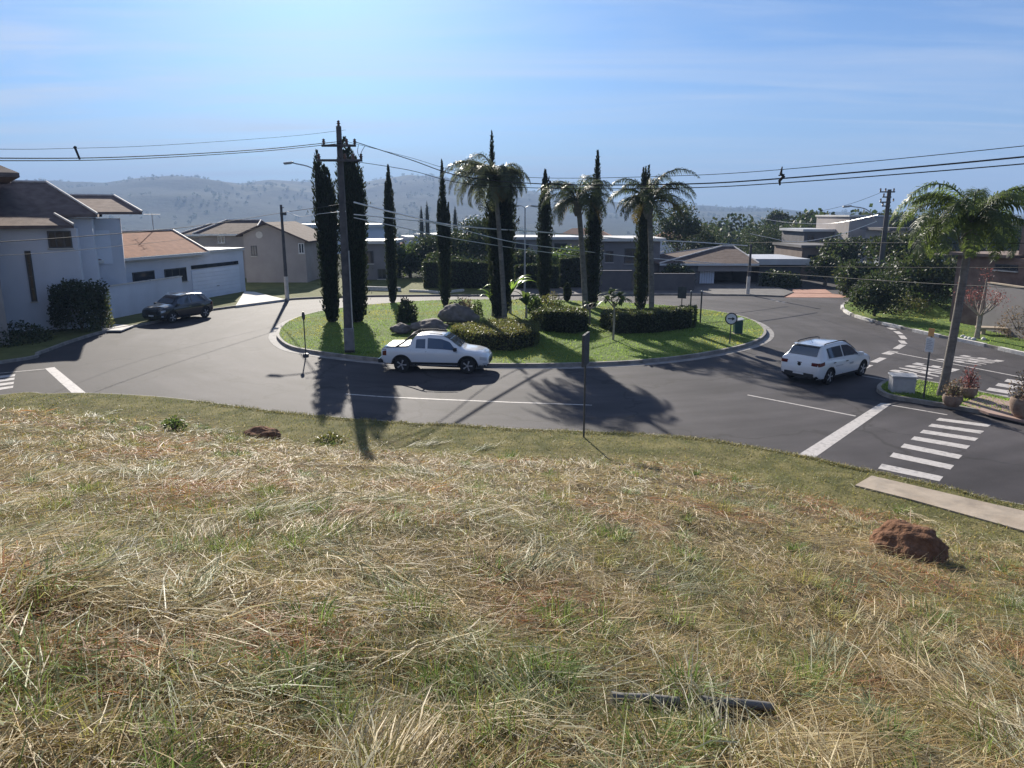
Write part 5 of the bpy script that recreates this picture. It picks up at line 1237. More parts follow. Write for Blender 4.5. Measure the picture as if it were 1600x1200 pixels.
def white_gable():
    Y = 92; fr = Fr((P(1326, 360, Y).x, Y), (P(1388, 360, Y).x, Y)); root = empty('white_gable_building', fr(fr.L/2, 3, 0), 'big pale windowless building beside the far utility pole', 'building'); zt = fr.hit(1350, 336)[1]
    w = MB(); fr.box(w, 0, fr.L, 0, 10, -1, zt-.2); part('wall', w, 'cream_wall', root)
    r = MB(); fr.box(r, -.15, fr.L+.15, -.15, 10.15, zt-.197, zt); part('parapet', r, 'roof_slab', root)
    lo_ = MB(); z2 = fr.hit(1350, 378)[1]; fr.box(lo_, fr.L*.3, fr.L*1.25, -6, -.004, -1, z2); part('lean_to', lo_, 'white_wall', root)
    at_origin(root)
white_gable()
flat_house('hill_house', 1386, 1412, 84, 356, 'small pale house with dark arched roof right of the far utility pole', 'cream_wall', 'dark_wall', 6, .5, wins=((1392, 366, 1402, 376),))
flat_house('terraced_white_house', 1415, 1475, 74, 398, 'pale blue house half hidden by the green median palm', 'white_wall', 'tile_brown', 7, .4, wins=((1424, 408, 1434, 420), (1446, 408, 1458, 420)))
def right_house():
    fr = Fr((P(1490, 450, 44).x, 44), (P(1680, 450, 37).x, 37)); root = empty('brown_house', fr(fr.L/2, 3, 0), 'tall brown house clad in horizontal boards at the right edge', 'house'); H = fr.hit
    zt = H(1560, 402)[1]; u1 = H(1585, 350)[0]
    w = MB(); fr.box(w, 0, fr.L+6, 0, 8, -.1, zt); part('lower_wall', w, 'siding', root)
    w = MB(); fr.box(w, u1, fr.L+6, .6, 8, zt+.003, H(1590, 316)[1]); part('upper_wall', w, 'brown_wall', root)
    z = H(1590, 312)[1]; hip(fr, root, u1, fr.L+6, .6, 8, z, u1+2.5, fr.L+4, 4, z+1.5, 'tile_brown', .5)
    e = MB(); fr.box(e, -.3, u1+.3, -.35, 8.2, zt+.003, zt+.16); part('flat_roof', e, 'brown_wall', root)
    window(fr, root, 1556, 412, 1590, 424, mull=2, frame='frame_dark'); at_origin(root)
    fw = Fr((P(1538, 480, 41).x, 41), (P(1720, 480, 33).x, 33)); r2 = empty('grey_garden_wall', fw(fw.L/2, 0, 0), 'plain grey garden wall in front of the brown boarded house', 'wall'); zt = fw.hit(1570, 446)[1]
    w = MB(); fw.box(w, 0, fw.L, 0, .2, -.05, zt); part('wall_body', w, 'grey_wall', r2)
    c = MB(); fw.box(c, -.03, fw.L, -.04, .24, zt+.003, zt+.06); part('coping', c, 'concrete', r2); at_origin(r2)
right_house()
# grassy bank rising to the houses on the right, and the stone bench slab on it
bank = MB(); 
bk = [G(1382, 484, .1), G(1420, 490, .1), G(1460, 495, .1), G(1500, 499, .1), G(1524, 504, .1)]; tp = [p+Vector((.6, 6, h)) for p, h in zip(bk, (.2, .8, 1.1, .9, .15))]
for i in range(4): bank.add([bk[i], bk[i+1], tp[i+1], tp[i]], [(0, 1, 2, 3)])
tag(bank.build('grass_bank', M['lawn'], smooth=True), kind='structure')
b = G(1553, 522, .12); bn = MB(); T = Matrix.Translation(b) @ Matrix.Rotation(R(-14), 4, 'Z'); bn.box(-.85, .85, -.35, .35, .28, .38, T); bn.box(-.7, -.5, -.28, .28, -.02, .277, T); bn.box(.5, .7, -.28, .28, -.02, .277, T)
tag(bn.build('stone_bench', M['concrete'], bevel=.012), 'pale concrete slab bench on the lawn right of the pruned tree', 'bench')

# the far town: one small house each, scattered through the valley
def far_houses():
    kinds = [('white_wall', 'tile_orange'), ('white_wall', 'roof_slab'), ('cream_wall', 'tile_brown'), ('cream_wall', 'tile_orange'), ('white_wall', 'metal_roof')]
    protos = []
    for i, (w, r) in enumerate(kinds):
        root = empty('far_house', (0, 0, -500))
        m = MB(); m.box(-4.5, 4.5, -4, 4, -3, 3.4); part('wall', m, w, root)
        m = MB(); z = 3.4
        if r in ('roof_slab', 'metal_roof'): m.box(-4.9, 4.9, -4.4, 4.4, z+.01, z+.45)
        else: m.add([(-5, -4.5, z), (5, -4.5, z), (5, 4.5, z), (-5, 4.5, z), (-2.2, 0, z+2), (2.2, 0, z+2)], [(0, 1, 5, 4), (1, 2, 5), (2, 3, 4, 5), (3, 0, 4), (3, 2, 1, 0)])
        part('roof', m, r, root); protos.append(root)
    spots = []
    rr = np.random.default_rng(11)
    while len(spots) < 64:
        px = rr.uniform(60, 1480); Y = 150*(1300/150)**rr.random()
        if fbm(np.array(px/130.), np.array(Y/300.), 3) < .46: continue
        spots.append((px, Y))
    used = set()
    for k, (px, Y) in enumerate(spots):
        i = k % 5; b = P(px, 340, Y); z = terrain_z(np.array(b.x), np.array(b.y)).item()
        o = protos[i] if i not in used else copy_tree(protos[i]); used.add(i)
        o.location = (b.x, b.y, z+.6); o.rotation_euler = (0, 0, rr.uniform(-.6, .6)); s = rr.uniform(.8, 1.5); o.scale = (s*rr.uniform(.9, 1.7), s, s)
        tag(o, 'tiny pale house among the trees of the hazy valley', 'house', 'tiny houses in the hazy valley')
far_houses()
def valley_woods():
    rr = np.random.default_rng(5); C = []; S = []; T = []
    n = 14000
    Y = 118*(3050/118)**rr.random(n)**.8; x = (rr.random(n)*2-1)*Y*.86; ok = fbm(x/110+3, Y/170, 3)+.10*rr.random(len(x))-.05 > np.where(Y > 900, .56, .43); x = x[ok]; Y = Y[ok]
    z = terrain_z(x, Y)
    for xx, yy, zz in zip(x, Y, z):
        h = rr.uniform(3.5, 8.5)*(1+max(0, yy-700)/3600); h *= .8 if yy > 1000 else 1; m = 30 if yy > 1000 else 60 if yy > 420 else 260; ls = h*.36 if yy > 420 else h*.11; u = rr.normal(size=(m, 3)); u /= np.linalg.norm(u, axis=1)[:, None]
        C.append(np.array([xx, yy, zz+h*.52])+u*np.array([h*.55, h*.55, h*.48])*(.6+.45*rr.random((m, 1)))); S.append(np.full(m, ls)); T.append(np.ones((m, 3))*rr.uniform(.6, 1.4))
    o = cloud('valley_woods', M['leaf'], np.concatenate(C), np.concatenate(S), None, aspect=.75, ctint=np.concatenate(T)); tag(o, kind='stuff')
valley_woods()

# ------------------------------------------------------------------ cars
def rot_y_axis(mb, c):
    """turn a lathe made about Z so that it spins about Y, centred on c"""
    mb.v = [(v[0]+c[0], v[2]+c[1], v[1]+c[2]) for v in mb.v]; return mb
class Car:
    def __init__(s, name, label, st, loc, rz, paint, cat='car'):
        s.root = empty(name, loc, label, cat, None, rz); s.paint = paint
        a = np.array(st, float); xs = np.arange(a[0, 0], a[-1, 0]+.001, .025); f = np.stack([np.interp(xs, a[:, 0], a[:, k]) for k in range(1, 6)], 1)
        ker = np.array([1, 2, 3, 2, 1.])/9; g = f.copy()
        for _ in range(2):
            p = np.pad(g, ((2, 2), (0, 0)), 'edge'); g = sum(ker[q]*p[q:q+len(g)] for q in range(5))
        s.x = xs; s.f = g
    def at(s, x): return [np.interp(x, s.x, s.f[:, k]) for k in range(5)]
    def ring(s, x):
        zb, zs, zt, wb, wt = s.at(x); gh = max(0, zt-zs)
        r = [(0, zb), (wb*.80, zb), (wb*.95, zb+.07), (wb*.995, zb+.5*(zs-zb)*.62), (wb, zb+.68*(zs-zb)), (wb*.985, zs-.05), (wb*.955, zs), (wt+(wb*.955-wt)*.5, zs+(zt-zs)*.48), (wt+.015, zt-min(.06, gh*.4)), (wt-.03, zt-min(.015, gh*.15)), (wt*.7, zt+.012), (0, zt+.022)]
        return r
    def side(s, x, f, off, sd):
        zb, zs, zt, wb, wt = s.at(x); gh = zt-zs
        p = np.array([[wb*.955, zs], [wt+(wb*.955-wt)*.5, zs+gh*.48], [wt+.015, zt-min(.06, gh*.4)]]); q = f*2; i = min(int(q), 1); q -= i
        y, z = p[i]*(1-q)+p[i+1]*q; return (x, sd*(y+off), z+off*.3)
    def low(s, x, z, off, sd):
        r = s.ring(x)[2:7]; return (x, sd*(np.interp(z, [p[1] for p in r], [p[0] for p in r])+off), z)
    def body(s, wheels, R_, mats=('plastic',)):
        mb = MB(); N = []; 
        for x in s.x:
            r = s.ring(x); pts = [(x, y, z) for y, z in r]+[(x, -y, z) for y, z in r[-2:0:-1]]; N.append(pts)
        k = len(N[0]); fs = []
        for i in range(len(N)-1):
            for j in range(k): fs.append((i*k+j, i*k+(j+1) % k, (i+1)*k+(j+1) % k, (i+1)*k+j))
        fs += [tuple(range(k)), tuple((len(N)-1)*k+j for j in range(k-1, -1, -1))]
        mb.add([p for q in N for p in q], fs); o = mb.build('body', M[s.paint], None)
        for wx in wheels:
            for sd in (1, -1):
                c = MB(); c.lathe([(R_+.055, -.24), (R_+.055, .4)], n=32); c.v = [(v[0]+wx, sd*(v[2]+.68), v[1]+R_) for v in c.v]; co = c.build('cut', M['plastic'])
                md = o.modifiers.new('b', 'BOOLEAN'); md.object = co; md.operation = 'DIFFERENCE'; md.solver = 'EXACT'
        bpy.context.view_layer.update()
        me = bpy.data.meshes.new_from_object(o.evaluated_get(bpy.context.evaluated_depsgraph_get()))
        cs = [m.object for m in o.modifiers]; bpy.data.objects.remove(o)
        for c in cs: bpy.data.objects.remove(c)
        me.materials.clear(); me.materials.append(M[s.paint]); me.materials.append(M['plastic'])
        for p in me.polygons:
            p.use_smooth = True; c = p.center; p.material_index = 0
            for wx in wheels:
                if math.hypot(c.x-wx, c.z-R_) < R_+.06 and abs(c.y) < s.at(wx)[3]-.012: p.material_index = 1
            if c.z < s.at(c.x)[0]+.035: p.material_index = 1
        me.set_sharp_from_angle(angle=R(42))
        s.b = bpy.data.objects.new('body', me); COL.objects.link(s.b); s.b.parent = s.root
        for wx in wheels:
            for sd in (1, -1):
                y = s.at(wx)[3]-.115; w = MB(); w.lathe([(R_*.62, -.10), (R_*.93, -.105), (R_, -.075), (R_, .075), (R_*.93, .105), (R_*.62, .10)], n=28); rot_y_axis(w, (wx, sd*y, R_)); wo = part('wheel', w, 'tyre', s.root, smooth=True, angle=50)
                r = MB(); r.lathe([(R_*.66, -.098), (R_*.66, .098)], n=28); r.lathe([(.05, -.112), (.05, .112)], n=10)
                for q in range(5):
                    a = 6.283*q/5; e = [(math.cos(a+t)*rr, math.sin(a+t)*rr) for t, rr in ((-.28, .05), (.28, .05), (.17, R_*.62), (-.17, R_*.62))]
                    r.prism(e, .100, .112); r.prism(e, -.112, -.100)
                rot_y_axis(r, (wx, sd*y, R_)); part('rim', r, 'rim', wo)
                tr = MB(); ang = np.linspace(-.15, math.pi+.15, 19); vs = []
                for t in ang:
                    for rr in (R_+.045, R_+.045+s.flare):
                        X = wx+rr*math.cos(t); Zz = R_+rr*math.sin(t); vs.append(s.low(X, max(Zz, s.at(X)[0]+.02), .008, sd))
                if s.flare: tr.add(vs, [(2*i, 2*i+1, 2*i+3, 2*i+2) for i in range(18)]); part('wheel_arch', tr, 'plastic', s.b)
    flare = .0
    def glass(s, x0, x1, f0=.10, f1=.93, slant=(0, 0), name='side_window', mat='car_glass'):
        for sd in (1, -1):
            mb = MB(); n = 14; vs = []
            for i in range(n):
                for f in (f0, (f0+f1)/2, f1):
                    t = i/(n-1); X = (x0+slant[0]*f)*(1-t)+(x1+slant[1]*f)*t; vs.append(s.side(X, f, .007, sd))
            mb.add(vs, [(3*i+j, 3*i+j+1, 3*i+4+j, 3*i+3+j) for i in range(n-1) for j in range(2)]); part(name, mb, mat, s.root, smooth=True)
    def top(s, x0, x1, margin, name, mat='car_glass', parent=None, off=.03, n=10):
        mb = MB(); vs = []
        for i in range(n):
            X = x0+(x1-x0)*i/(n-1); zt = s.at(X)[2]; w = s.at(X)[4]-margin
            for y in (-w, -w*.5, 0, w*.5, w): vs.append((X, y, zt+off))
        mb.add(vs, [(5*i+j, 5*i+j+1, 5*i+6+j, 5*i+5+j) for i in range(n-1) for j in range(4)]); return part(name, mb, mat, parent or s.root, smooth=True)
    def line(s, pts, w=.022, mat='plastic', name='door_seam'):
        for sd in (1, -1):
            mb = MB(); mb.tube([s.low(x, z, .001, sd) for x, z in pts], w*.5, 4); part(name, mb, mat, s.b)
    def patch(s, x0, x1, z0, z1, name, mat, skew=0, sides=(1, -1), off=.008, parent=None):
        for sd in sides:
            mb = MB(); n = 8; vs = []
            for i in range(n):
                t = i/(n-1)
                for f in (0, .5, 1): z = z0+(z1-z0)*f+skew*t; X = x0+(x1-x0)*t; vs.append(s.low(X, z, off, sd))
            mb.add(vs, [(3*i+j, 3*i+j+1, 3*i+4+j, 3*i+3+j) for i in range(n-1) for j in range(2)]); part(name, mb, mat, parent or s.root, smooth=True)
    def bx(s, name, mat, x0, x1, y0, y1, z0, z1, both=False, parent=None, bev=.012):
        for sd in ((1, -1) if both else (1,)):
            mb = MB(); mb.box(x0, x1, min(sd*y0, sd*y1), max(sd*y0, sd*y1), z0, z1); part(name, mb, mat, parent or s.root, bevel=bev)
    def mirror(s, x, mat):
        for sd in (1, -1):
            p = s.side(x, .05, .0, sd); mb = MB(); mb.box(p[0]-.07, p[0]+.07, min(p[1], p[1]+sd*.20), max(p[1], p[1]+sd*.20), p[2]-.0, p[2]+.14); part('mirror', mb, mat, s.root, bevel=.03)

def pickup():
    c = Car('pickup_truck', 'white pick-up with hard bed cover and black sports bar driving past the roundabout', [
        (-2.24, .42, .90, .93, .76, .70), (-2.21, .36, .98, 1.02, .82, .76), (-2.10, .33, 1.0, 1.045, .835, .78), (-1.5, .31, 1.0, 1.06, .84, .78), (-1.06, .30, 1.0, 1.08, .845, .78), (-.98, .30, .99, 1.36, .845, .64), (-.80, .29, .98, 1.53, .845, .60), (-.3, .28, .97, 1.57, .845, .605),
        (.25, .27, .95, 1.54, .845, .60), (.55, .27, .94, 1.42, .845, .60), (1.05, .27, .93, 1.07, .845, .68), (1.20, .27, .92, 1.01, .845, .70), (1.7, .28, .87, .95, .83, .68), (2.0, .29, .80, .87, .79, .63), (2.15, .30, .70, .76, .72, .55), (2.21, .36, .60, .64, .62, .48)], (-3.10, 30.55, 0), R(-5.5), 'car_white', 'pickup')
    c.flare = .055; c.body((1.36, -1.40), .335)
    c.glass(-.30, .98, slant=(0, -.42), f1=.86); c.glass(-.80, -.40, slant=(.02, 0), f1=.8, name='quarter_window')
    c.top(.33, 1.05, .05, 'windscreen'); c.top(-1.045, -.90, .06, 'rear_window', n=5)
    c.top(-2.12, -1.10, -.0, 'bed_cover', 'car_white', off=.045)
    for sd in (1, -1):
        mb = MB(); mb.tube([(-1.62, sd*.77, 1.07), (-1.30, sd*.73, 1.26), (-1.0, sd*.645, 1.52), (-.85, sd*.60, 1.60)], [.035, .035, .035, .03], 8); part('sports_bar', mb, 'plastic', c.root, smooth=True)
        mb = MB(); mb.tube([(-.85, sd*.56, 1.605), (-.2, sd*.57, 1.625), (.3, sd*.56, 1.585)], .018, 6); part('roof_rail', mb, 'plastic', c.root, smooth=True)
    mb = MB(); mb.tube([(-1.0, -.645, 1.52), (-.98, 0, 1.575), (-1.0, .645, 1.52)], .03, 8); part('sports_bar', mb, 'plastic', c.root, smooth=True)
    c.patch(-1.0, .98, .36, .46, 'side_moulding', 'plastic', off=.012); c.patch(-1.0, .98, .315, .345, 'sill_strip', 'chrome', off=.010)
    c.line([(-.36, .40), (-.36, .93)]); c.line([(.86, .40), (.90, .90)]); c.line([(-.99, .48), (-.99, .97)])
    c.patch(-.24, -.06, .80, .835, 'door_handle', 'car_white', off=.02)
    c.mirror(.86, 'plastic')
    c.bx('rear_bumper', 'plastic', -2.40, -2.18, -.80, .80, .40, .56, bev=.03); c.bx('bumper_bar', 'chrome', -2.43, -2.39, -.70, .70, .50, .545)
    c.patch(-2.19, -2.02, .72, .98, 'tail_lamp', 'lamp_red'); c.bx('tailgate_panel', 'plastic', -2.262, -2.243, -.50, .50, .66, .88); c.bx('number_plate', 'plate', -2.425, -2.408, -.2, .2, .41, .49, bev=0)
    c.patch(1.86, 2.14, .60, .73, 'headlight', 'lamp_clear', skew=-.05); c.bx('grille', 'plastic', 2.15, 2.235, -.42, .42, .40, .57); c.patch(1.98, 2.15, .37, .46, 'fog_light', 'lamp_clear')
    mb = MB(); mb.tube([(1.08, -.45, 1.085), (.85, -.1, 1.22)], .012, 5); mb.tube([(1.08, .05, 1.085), (.86, .4, 1.215)], .012, 5); part('wiper', mb, 'plastic', c.root)
    mb = MB(); mb.tube([(-.6, 0, 1.58), (-.75, 0, 1.85)], .006, 4); part('aerial', mb, 'plastic', c.root)
pickup()
def hatchback():
    c = Car('hatchback_car', 'white hatchback seen from behind, turning by the grassy median', [
        (-2.06, .40, .70, .74, .70, .62), (-2.03, .30, .86, .90, .79, .70), (-1.97, .25, .96, 1.00, .835, .70), (-1.86, .22, .985, 1.14, .855, .655), (-1.62, .20, .985, 1.40, .865, .60), (-1.50, .20, .98, 1.475, .868, .59), (-1.0, .20, .965, 1.515, .87, .595), (-.4, .20, .95, 1.53, .87, .60),
        (.2, .20, .935, 1.49, .87, .595), (.6, .20, .925, 1.32, .87, .605), (1.06, .20, .91, 1.02, .868, .68), (1.3, .21, .88, .97, .86, .69), (1.7, .22, .82, .90, .84, .66), (1.95, .24, .74, .80, .78, .58), (2.06, .30, .62, .68, .66, .5)], (12.70, 29.10, 0), R(38), 'car_white')
    c.flare = .03; c.body((1.27, -1.27), .315)
    c.glass(-.28, .95, slant=(0, -.34), f1=.9); c.glass(-1.38, -.36, slant=(.05, 0), f1=.88, name='rear_side_window')
    c.top(.28, 1.02, .05, 'windscreen'); c.top(-1.90, -1.60, .07, 'rear_window')
    mb = MB(); mb.box(-1.66, -1.46, -.55, .55, 1.475, 1.50); part('roof_spoiler', mb, 'car_white', c.root, bevel=.01)
    for sd in (1, -1):
        mb = MB(); mb.tube([(-1.35, sd*.555, 1.52), (-1.2, sd*.56, 1.555), (-.4, sd*.565, 1.575), (.1, sd*.56, 1.55), (.22, sd*.555, 1.51)], .020, 6); part('roof_rail', mb, 'plastic', c.root, smooth=True)
    c.patch(-2.03, -1.72, .76, .90, 'tail_lamp', 'lamp_red', skew=.05)
    for sd in (1, -1): c.bx('tail_lamp', 'lamp_red', -2.075, -1.96, sd*.50, sd*.74, .77, .90, bev=.02)
    c.bx('lower_bumper', 'plastic', -2.085, -2.0, -.62, .62, .27, .47, bev=.03); c.bx('number_plate', 'plate', -2.10, -2.088, -.22, .22, .40, .50, bev=0)
    c.bx('boot_handle', 'plastic', -2.062, -2.0, -.1, .1, .84, .87)
    mb = MB(); mb.lathe([(.075, 0), (.075, .02)], n=18); mb.v = [(-2.055+v[2]-.012, v[0], v[1]*.9+.785) for v in mb.v]; part('badge', mb, 'plastic', c.root)
    c.line([(-.32, .34), (-.32, .94)]); c.line([(.80, .34), (.86, .90)]); c.line([(-1.05, .62), (-1.22, .96)])
    c.patch(-.20, -.02, .79, .825, 'door_handle', 'plastic', off=.02); c.patch(-1.12, -.94, .82, .855, 'door_handle', 'plastic', off=.02)
    c.patch(-.95, -.38, .675, .705, 'side_lettering', 'box_grey', sides=(-1,)); c.patch(.10, .40, .64, .72, 'side_emblem', 'box_grey', sides=(-1,))
    c.patch(-.98, .92, .24, .32, 'sill', 'plastic', off=.006)
    c.mirror(.84, 'car_white')
    c.patch(1.72, 2.0, .66, .77, 'headlight', 'lamp_clear', skew=-.04); c.bx('grille', 'plastic', 2.0, 2.075, -.4, .4, .34, .52)
    mb = MB(); mb.tube([(-1.25, 0, 1.52), (-1.42, 0, 1.70)], .006, 4); part('aerial', mb, 'plastic', c.root)
hatchback()
def dark_car():
    c = Car('parked_car', 'black car parked along the left kerb facing the viewer', [
        (-2.06, .42, .78, .82, .70, .62), (-2.02, .32, .92, .98, .80, .70), (-1.92, .28, 1.02, 1.10, .85, .68), (-1.62, .24, 1.04, 1.42, .87, .62), (-1.42, .23, 1.03, 1.54, .875, .60), (-.8, .22, 1.02, 1.60, .88, .605), (-.2, .22, 1.0, 1.61, .88, .61),
        (.35, .22, .985, 1.55, .88, .605), (.75, .22, .975, 1.36, .88, .62), (1.12, .23, .965, 1.09, .88, .70), (1.4, .23, .95, 1.05, .87, .71), (1.8, .24, .90, 1.0, .86, .69), (2.02, .26, .82, .92, .82, .62), (2.11, .32, .70, .78, .72, .54)], (-20.75, 45.75, 0), R(-113), 'car_dark')
    c.flare = .05; c.body((1.30, -1.30), .335)
    c.glass(-.24, 1.0, slant=(0, -.36), f1=.9); c.glass(-1.40, -.32, slant=(.05, 0), f1=.88, name='rear_side_window')
    c.top(.42, 1.08, .05, 'windscreen'); c.top(-1.88, -1.60, .07, 'rear_window')
    for sd in (1, -1):
        mb = MB(); mb.tube([(-1.3, sd*.57, 1.60), (-.8, sd*.575, 1.655), (.1, sd*.57, 1.645), (.3, sd*.565, 1.59)], .02, 6); part('roof_rail', mb, 'chrome', c.root, smooth=True)
    c.patch(1.80, 2.06, .72, .83, 'headlight', 'lamp_clear', skew=-.04); c.bx('grille', 'plastic', 2.05, 2.125, -.46, .46, .52, .76); c.bx('number_plate', 'plate', 2.126, 2.136, -.2, .2, .44, .53, bev=0); c.patch(1.96, 2.07, .42, .50, 'fog_light', 'lamp_clear')
    c.line([(-.28, .36), (-.28, .99)]); c.line([(.85, .36), (.90, .95)]); c.patch(-.16, .02, .85, .885, 'door_handle', 'chrome', off=.02); c.patch(-1.1, -.92, .87, .905, 'door_handle', 'chrome', off=.02)
    c.mirror(.90, 'car_dark'); c.patch(-2.02, -1.8, .80, .98, 'tail_lamp', 'lamp_red')
dark_car()

# ------------------------------------------------------------------ poles, lamps, signs
def insulator(mb, p, s=1.0): mb.lathe([(.015*s, 0), (.05*s, .02*s), (.03*s, .05*s), (.06*s, .07*s), (.03*s, .10*s), (.045*s, .13*s), (.015*s, .16*s)], p, 8)
def arm_lamp(root, p, q, bend, mat='galv', r=.04):
    a = MB(); m = (Vector(p)+Vector(q))/2+Vector(bend); a.tube(spline([p, m, q], 6), r, 7); o = part('lamp_arm', a, mat, root, smooth=True)
    d = (Vector(q)-m); d.z = 0; d.normalize(); h = MB(); T = Matrix.Translation(Vector(q)) @ Matrix.Rotation(math.atan2(d.y, d.x), 4, 'Z') @ Matrix.Rotation(R(6), 4, 'Y')
    h.box(-.10, .55, -.13, .13, -.06, .07, T); l = part('lamp_head', h, mat, root, bevel=.04)
    g = MB(); g.box(.06, .5, -.1, .1, -.085, -.061, T); part('lamp_glass', g, 'frame_white', l)
def power_pole():
    b = G(547, 555, .0); root = empty('power_pole', b, 'tall grey concrete power pole with meter box and crossarms in front of the thick cypress', 'pole'); Y = b.y
    H = ztop(197, Y); lx = lambda px, py, dy=0: P(px, py, Y+dy)-b
    m = MB(); 
    T = lambda z, w, d: [(-w, -d, z), (w, -d, z), (w, d, z), (-w, d, z)]
    w0, w1 = .21, .10; vs = T(-.1, w0, .16)+T(H, w1, .08); m.add(vs, [(0, 3, 2, 1), (4, 5, 6, 7), (0, 1, 5, 4), (1, 2, 6, 5), (2, 3, 7, 6), (3, 0, 4, 7)]); part('shaft', m, 'pole', root, bevel=.02)
    bx_ = MB(); z0, z1 = ztop(547, Y-.3), ztop(513, Y-.3); bx_.box(-.16, .28, -.40, -.17, z0, z1); mb_ = part('meter_box', bx_, 'meter_grey', root, bevel=.015)
    d = MB(); d.box(-.12, .24, -.414, -.401, z0+.06, z1-.06); part('box_door', d, 'meter_grey', mb_, bevel=.004)
    c = MB(); c.tube([(.22, -.2, z1), (.22, -.2, z1+3.5)], .03, 6); part('conduit', c, 'galv', root)
    ins = MB(); za = ztop(251, Y); ca = MB(); ca.box(-1.0, 1.0, -.22, -.11, za-.05, za+.05); part('crossarm', ca, 'pole', root, bevel=.01)
    zb = ztop(228, Y); ca = MB(); ca.box(-.75, .75, -.2, -.1, zb-.05, zb+.05); part('crossarm', ca, 'pole', root, bevel=.01)
    for z, xs in ((za+.05, (-.9, .25, .6, .95)), (zb+.05, (-.65, .35, .7)), (H, (0,))):
        for x in xs: insulator(ins, (x, -.155, z) if x else (0, 0, z), 1.5)
    part('insulators', ins, 'ceramic', root, smooth=True)
    j = MB()
    for x0, y0, x1, y1 in ((560, 226, 566, 252), (570, 228, 566, 253), (530, 228, 533, 250)): j.tube(spline([lx(x0, y0, -.2), lx((x0+x1)/2-4, (y0+y1)/2, -.3), lx(x1, y1, -.15)], 6), .012, 5)
    part('jumper_wire', j, 'cable', root)
    return b
PB = power_pole()
def lamp_hidden():
    Y = 51; b = P(512, 430, Y); b.z = .15; root = empty('street_lamp', b, 'grey street lamp whose arm reaches left from behind the front cypress', 'street lamp')
    m = MB(); m.tube([(0, 0, -.1), (0, 0, ztop(283, Y)-.15)], [.11, .075], 10); part('post', m, 'galv', root, smooth=True)
    p = P(511, 298, Y)-b; q = P(456, 254, Y)-b; arm_lamp(root, p, q, Vector((.35, 0, .45)))
lamp_hidden()
def lit_post():
    b = G(449, 467, .1); root = empty('concrete_post', b, 'slim lamp post with sunlit foot coloured pale beside the left driveway', 'post'); H = ztop(320, b.y)-.1
    m = MB(); m.tube([(0, 0, -.1), (0, 0, 1.7)], [.16, .15], 10); part('pale_foot', m, 'concrete_pale', root, smooth=True)  # pale tone stands for sunlight on the base of the post
    m = MB(); m.tube([(0, 0, 1.7), (0, 0, H)], [.13, .09], 10); part('shaft', m, 'pole', root, smooth=True)
    m = MB(); m.box(-.08, .35, -.1, .1, H-.75, H-.55); m.tube([(0, -.12, H-.25), (.25, -.12, H-.2)], .03, 6); part('cable_bracket', m, 'dark_metal', root)
lit_post()
def short_post():
    b = G(1168, 461, .0); root = empty('concrete_post', b, 'short concrete post with pale foot in front of the hip roofed house', 'post'); H = ztop(385, b.y)
    m = MB(); m.tube([(0, 0, -.1), (0, 0, 1.5)], [.15, .14], 10); part('pale_foot', m, 'concrete_pale', root, smooth=True)
    m = MB(); m.tube([(0, 0, 1.5), (0, 0, H)], [.11, .08], 10); m.lathe([(.10, 0), (.13, .08), (.06, .2)], (0, 0, H), 8); part('shaft', m, 'pole', root, smooth=True)
short_post()
def far_pole():
    Y = 60; b = P(1375, 430, Y); b.z = .1; root = empty('utility_pole', b, 'far utility pole with short crossarms behind the right verge', 'pole'); H = ztop(296, Y)-.1
    m = MB(); m.tube([(0, 0, -.1), (0, 0, H)], [.24, .15], 10); part('shaft', m, 'pole', root, smooth=True)
    for py, l, r_ in ((300, .85, .35), (308, .6, .1), (316, .75, .1), (322, .55, .1)):
        a = MB(); z = ztop(py, Y)-.1; a.box(-l, r_, -.24, -.16, z-.05, z+.05); part('crossarm', a, 'dark_metal', root)
    i = MB()
    for py, x in ((300, -.8), (300, -.4), (308, -.5), (316, -.7), (300, .25), (316, .3), (322, -.5)): insulator(i, (x, -.2, ztop(py, Y)-.05), 1.5)
    part('insulators', i, 'ceramic', root, smooth=True)
    arm_lamp(root, P(1352, 336, Y)-b+Vector((1.0, 0, -.6)), P(1328, 322, Y)-b, Vector((.25, 0, .35)))
far_pole()
def mid_lamp():
    Y = 62; b = P(820, 430, Y); b.z = 0; root = empty('street_lamp', b, 'thin double armed street lamp between the broad and the smooth cypress', 'street lamp'); H = ztop(324, Y)
    m = MB(); m.tube([(0, 0, -.1), (0, 0, H)], [.09, .05], 8); part('post', m, 'galv', root, smooth=True)
    for s_ in (-1, 1): arm_lamp(root, Vector((0, 0, H-.05)), Vector((s_*.55, 0, H+.12)), Vector((0, 0, .08)), r=.025)
mid_lamp()
def tsign(base, htop, label, build, name='traffic_sign', r=.03, rz=0, mat='dark_metal'):
    root = empty(name, base, label, 'sign', None, rz); p = MB(); p.tube([(0, 0, -.05), (0, 0, htop)], r, 8); part('post', p, mat, root, smooth=True); build(root, htop); return root
def box_board(name, mat, x0, x1, y0, y1, z0, z1):
    def f(root, h): b = MB(); b.box(x0, x1, y0, y1, h+z0, h+z1); part(name, b, mat, root, bevel=.006)
    return f
b = G(912, 683, .12); hh = ztop(521, b.y)-.12
def edge_sign(root, h):
    B = MB(); B.box(-.035, .035, -.38, .38, h-.90, h); bo = part('board', B, 'sign_back', root, bevel=.006); F = MB(); F.box(-.040, -.036, -.34, .34, h-.86, h-.04); part('face', F, 'sign_white', bo)
tsign(b, hh, 'tall traffic sign seen edge-on on a thin post at the lot edge', edge_sign, r=.028, rz=R(-17))
b = G(478, 556, .02); 
